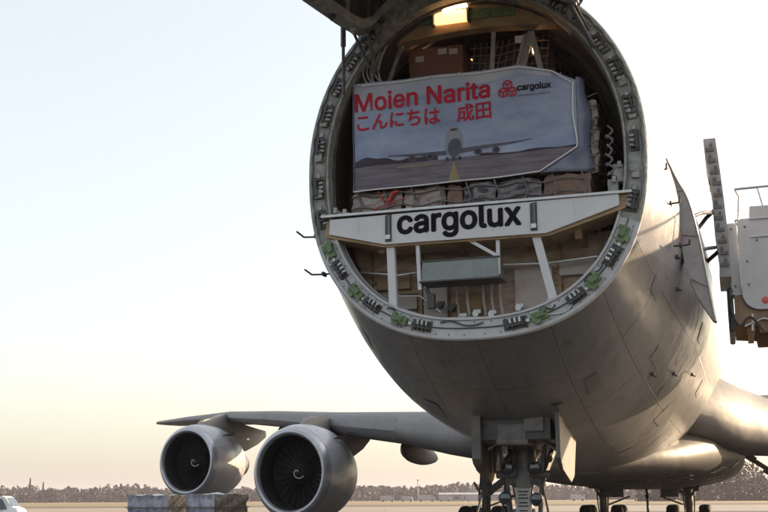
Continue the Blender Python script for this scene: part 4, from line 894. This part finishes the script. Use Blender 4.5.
# far things --------------------------------------------------
M['van']=mat('dusty_white_paint',(.25,.25,.27),.6,col2=(.33,.33,.35),nscale=1)
def far_truck(X,Y,L_,h,label,m=M['van']):
    t=thing('parked_truck',label,'truck',(X,Y,0),random.uniform(-.15,.15),'service trucks parked along the far field edge')
    mb=MB(); mb.box((-.8,0,.55+h/2),(L_-2,2.3,h),bev=.08); build('cargo_box',mb,m,t)
    mb=MB(); mb.prism([(L_/2-1.7,.5),(L_/2-1.7,2.4),(L_/2-.5,2.4),(L_/2,1.5),(L_/2,.5)],'y',-1.1,1.1); build('cab',mb,m,t)
    for x in (-L_*.3,L_*.33):
        mb=MB(); mb.lathe([(-1.15,.05),(-1.15,.45),(1.15,.45),(1.15,.05)],(x,0,.45),12); build('wheel',mb,M['rubber'],t)
def xa(px,Y): return (px-384)/1105*Y*1.0
tl=['box truck with a tall white body, leftmost of the far trucks','low white truck second from the left in the far row','long pale truck third from the left in the far row','short white truck just left of the nose gear door','white truck glimpsed left of the nose wheels','white truck under the belly between the gear legs','pale truck beyond the right body gear','tall white truck at far right below the wing brace']
for (p,L_,h),lb in zip(((386,7,2.4),(405,6,2.0),(424,9,2.6),(442,6,2.2),(470,8,2.6),(572,7,2.6),(716,8,2.4),(752,9,3.0)),tl): far_truck(xa(p,560),560,L_,h,'distant '+lb)
M['roofw']=mat('pale_roof_sheet',(.32,.32,.33),.6); M['wallg']=mat('grey_wall_panels',(.2,.19,.2),.7,col2=(.26,.25,.25),nscale=.5)
def shed(X,Y,L_,h,label,d=14):
    t=thing('low_shed',label,'building',(X,Y,0)); mb=MB(); mb.box((0,0,h/2),(L_,d,h)); w=build('wall',mb,M['wallg'],t)
    mb=MB(); mb.prism([(-d/2-.5,h),(0,h+1.1),(d/2+.5,h)],'x',-L_/2-.6,L_/2+.6); build('roof',mb,M['roofw'],t)
    for k in range(int(L_//6)):
        mb=MB(); mb.box((-L_/2+3+6*k,-d/2-.05,h*.5),(3,.1,h*.45)); build('window',mb,M['glass'],w)
shed(xa(470,640),640,38,3.6,'long low pale roofed shed in the distance left of the nose gear')
shed(xa(745,640),640,30,4.,'low pale roofed shed in the distance below the right wing')


def tree_mesh(mb,x,y,h,w,n,trunk=True,conical=False,leaf=.9,base=.0):
    if trunk: mb.tube([(x,y,0),(x+.1,y,h*.45),(x,y,h*.8)],[.03*h,.02*h,.006*h],5,mi=1,cap=False)
    for k in range(n):
        while True:
            u=random.uniform(0,1); a=random.uniform(0,2*PI); rr=random.random()**.5
            break
        z=h*(base+(1-base)*u)
        rad=w*(1-u)**.9*.9 if conical else w*math.sin(PI*min(1,max(.0,.12+u*.86)))**.55
        rad*=.82+.35*math.sin(5*a+x)*.5
        px_=x+rad*rr*math.cos(a); py_=y+rad*rr*math.sin(a); s=leaf*random.uniform(.5,1.25)
        n1=Vector((random.gauss(0,1),random.gauss(0,1),random.gauss(0,.8))).normalized(); t1=n1.orthogonal().normalized(); t2=n1.cross(t1); c=Vector((px_,py_,z))
        ang=random.uniform(0,PI); e1=t1*math.cos(ang)+t2*math.sin(ang); e2=n1.cross(e1)
        mb.add([c+e1*s,c+e2*s*.7,c-e1*s*.9,c-e2*s*.8],[(0,1,2,3)],0)
random.seed(21)
def woods(name,label,x0,x1,y0,y1,step,hf,dens=60,leaf=1.0):
    mb=MB(); x=x0
    while x<x1:
        y=random.uniform(y0,y1); h=hf(x)*random.uniform(.82,1.12); tree_mesh(mb,x,y,h,h*random.uniform(.34,.5),dens,conical=random.random()<.15,leaf=leaf)
        x+=step*random.uniform(.6,1.4)
    o=build(name,mb,[M['leaf'],M['bark']],smooth=False,recalc=False); tag(o,label,'woods',kind='stuff'); return o
def hleft(x):
    p=x/820*1105+384
    return 9.0+2.2*math.exp(-((p-28)/16)**2)+2.4*math.exp(-((p-78)/12)**2)+2.6*math.exp(-((p-135)/30)**2)+1.8*math.exp(-((p-380)/30)**2)+3.*math.exp(-((p-480)/40)**2)+1.5*math.sin(p*.06)*.4+3*max(0,(p-500)/200)
woods('far_woods','dark hazy belt of trees along the horizon',-420,430,780,860,1.15,lambda x:hleft(x)*.93,dens=80,leaf=1.0)
woods('far_woods_back','second paler row of the distant tree belt',-480,500,900,960,2.6,lambda x:hleft(x*.88)*1.08,dens=60,leaf=1.5)
def hr(x):
    p=x/430*1105+384
    return 5+8.5*math.exp(-((p-738)/22)**2)+5.5*math.exp(-((p-790)/30)**2)+2.5*math.exp(-((p-690)/30)**2)
woods('near_woods','closer clump of taller trees beyond the right wing',100,215,425,460,1.2,hr,dens=120,leaf=.7)
for (p,h,lb) in ((36,16.5,'tall pointed conifer sticking up above the woods beyond the white car'),(49,13.8,'shorter pointed conifer right of the tallest one')):
    t=thing('conifer_tree',lb,'tree',(xa(p,770),770,0)); mb=MB(); tree_mesh(mb,0,0,h,h*.13,260,trunk=False,conical=True,leaf=.6); build('crown',mb,[M['leaf2']],t,recalc=False)
    mb=MB(); mb.tube([(0,0,0),(0,0,h*.9)],[.3,.05],6); build('trunk',mb,M['bark'],t)
t=thing('radio_mast','thin mast rising from the woods between inner engine and nose gear','mast',(xa(416,770),770,0)); mb=MB(); mb.tube([(0,0,0),(0,0,14.5)],[.5,.25],6); build('pole',mb,M['gear'],t); mb=MB(); mb.box((0,0,13.6),(1.2,.3,.8)); build('antenna',mb,M['gear'],t)

# ------------------------------------------------------------------ ground sheets
def ground_mat(name,c1,c2,scale,rough=.8,joints=0,c3=None):
    m=bpy.data.materials.new(name); m.use_nodes=True; nt=m.node_tree; N=nt.nodes; L=nt.links; b=N['Principled BSDF']; b.inputs['Roughness'].default_value=rough
    tc=N.new('ShaderNodeTexCoord'); n=N.new('ShaderNodeTexNoise'); n.inputs['Scale'].default_value=scale; n.inputs['Detail'].default_value=9; n.inputs['Roughness'].default_value=.65; L.new(tc.outputs['Object'],n.inputs['Vector'])
    cr=N.new('ShaderNodeValToRGB'); cr.color_ramp.elements[0].position=.35; cr.color_ramp.elements[1].position=.65; cr.color_ramp.elements[0].color=(*c1,1); cr.color_ramp.elements[1].color=(*c2,1); L.new(n.outputs['Fac'],cr.inputs[0]); last=cr.outputs[0]
    if joints:
        bk=N.new('ShaderNodeTexBrick'); bk.offset=0; bk.inputs['Scale'].default_value=1; bk.inputs['Brick Width'].default_value=joints; bk.inputs['Row Height'].default_value=joints; bk.inputs['Mortar Size'].default_value=.03
        bk.inputs['Color1'].default_value=(1,1,1,1); bk.inputs['Color2'].default_value=(.88,.88,.88,1); bk.inputs['Mortar'].default_value=(.4,.4,.4,1); L.new(tc.outputs['Object'],bk.inputs['Vector'])
        mu=N.new('ShaderNodeMix'); mu.data_type='RGBA'; mu.blend_type='MULTIPLY'; mu.inputs[0].default_value=1; L.new(last,mu.inputs[6]); L.new(bk.outputs['Color'],mu.inputs[7]); last=mu.outputs[2]
    L.new(last,b.inputs['Base Color']); bp=N.new('ShaderNodeBump'); bp.inputs['Strength'].default_value=.4; L.new(n.outputs['Fac'],bp.inputs['Height']); L.new(bp.outputs[0],b.inputs['Normal']); return m
def sheet(name,x0,x1,y0,y1,z,m,lab=None):
    mb=MB(); mb.add([(x0,y0,z),(x1,y0,z),(x1,y1,z),(x0,y1,z)],[(0,1,2,3)]); o=build(name,mb,m,recalc=False); o['kind']='structure'; return o
sheet('grass_field',-2300,2300,-2300,2300,0,ground_mat('dry_grass',(.15,.115,.05),(.22,.17,.08),.02,.95))
sheet('bounce_cut_sheet',-90,90,-60,118,.008,ground_mat('bounce_cut_asphalt',(.045,.042,.04),(.07,.065,.06),.3,.85))  # unseen dark sheet added to cut ground bounce onto the belly
sheet('apron',-600,600,-300,205,.004,ground_mat('apron_concrete',(.24,.20,.165),(.30,.255,.21),.15,.75,joints=7.5))
sheet('taxiway',-1500,1500,216,262,.004,ground_mat('taxiway_asphalt',(.06,.05,.045),(.08,.07,.06),.1,.85))
sheet('service_road',-1500,1500,420,428,.004,ground_mat('road_asphalt',(.14,.12,.10),(.18,.15,.13),.1,.85))
for x in (-30,30): 
    pass
mb=MB(); mb.add([(-40,205.-60,.008),(40,205-60,.008),(40,205-59.7,.008),(-40,205-59.7,.008)],[(0,1,2,3)]); o=build('apron_line',mb,mat('yellow_line_paint',(.5,.36,.05),.6),recalc=False); o['kind']='structure'
# haze box
mb=MB(); mb.box((0,0,14),(4700,4700,30)); hz=build('haze',mb,[]); hz['kind']='stuff'; hz['label']='thin warm haze hanging over the airfield'; hz['category']='haze'
m=bpy.data.materials.new('haze_air'); m.use_nodes=True; nt=m.node_tree; nt.nodes.clear(); out=nt.nodes.new('ShaderNodeOutputMaterial'); pv=nt.nodes.new('ShaderNodeVolumePrincipled')
pv.inputs['Color'].default_value=(.80,.74,.88,1); pv.inputs['Density'].default_value=.0002; pv.inputs['Anisotropy'].default_value=.2; nt.links.new(pv.outputs[0],out.inputs['Volume']); hz.data.materials.append(m)

# ------------------------------------------------------------------ light, sky, camera
SAZ,SEL=R(66),R(14)
w=bpy.data.worlds.new('World'); S.world=w; w.use_nodes=True; nt=w.node_tree; bg=nt.nodes['Background']
sky=nt.nodes.new('ShaderNodeTexSky'); sky.sky_type='NISHITA'; sky.sun_disc=False; sky.sun_elevation=SEL; sky.sun_rotation=SAZ; sky.air_density=1.; sky.dust_density=3.5; sky.ozone_density=1.8
vm=nt.nodes.new('ShaderNodeMix'); vm.data_type='RGBA'; vm.clamp_result=False; vm.inputs[0].default_value=.62; vm.inputs[7].default_value=(1.66,1.55,1.30,1)   # thin bright cloud veil
nt.links.new(sky.outputs[0],vm.inputs[6]); nt.links.new(vm.outputs[2],bg.inputs[0]); bg.inputs[1].default_value=.15
sd=Vector((math.sin(SAZ)*math.cos(SEL),math.cos(SAZ)*math.cos(SEL),math.sin(SEL)))
sl=bpy.data.lights.new('sun','SUN'); sl.energy=3.2; sl.angle=R(.5); sl.color=(1,.75,.48); so=bpy.data.objects.new('sun',sl); COL.objects.link(so); so.rotation_euler=sd.to_track_quat('Z','Y').to_euler()
cd=bpy.data.cameras.new('camera'); cam=bpy.data.objects.new('camera',cd); COL.objects.link(cam); S.camera=cam
cd.sensor_width=36; cd.lens=36*1105/768; cd.clip_end=8000; cd.clip_start=.1
pitch=math.atan(243/1105); Rm=Matrix.Rotation(PI/2+pitch,4,'X'); roll=R(.3)
cam.matrix_world=Matrix.Translation((0,0,1.4))@Rm@Matrix.Rotation(-roll,4,'Z')
S.view_settings.view_transform='Standard'; S.view_settings.look='None'; S.view_settings.exposure=1.95; S.view_settings.gamma=1; S.view_settings.use_curve_mapping=False
S.render.engine='CYCLES'
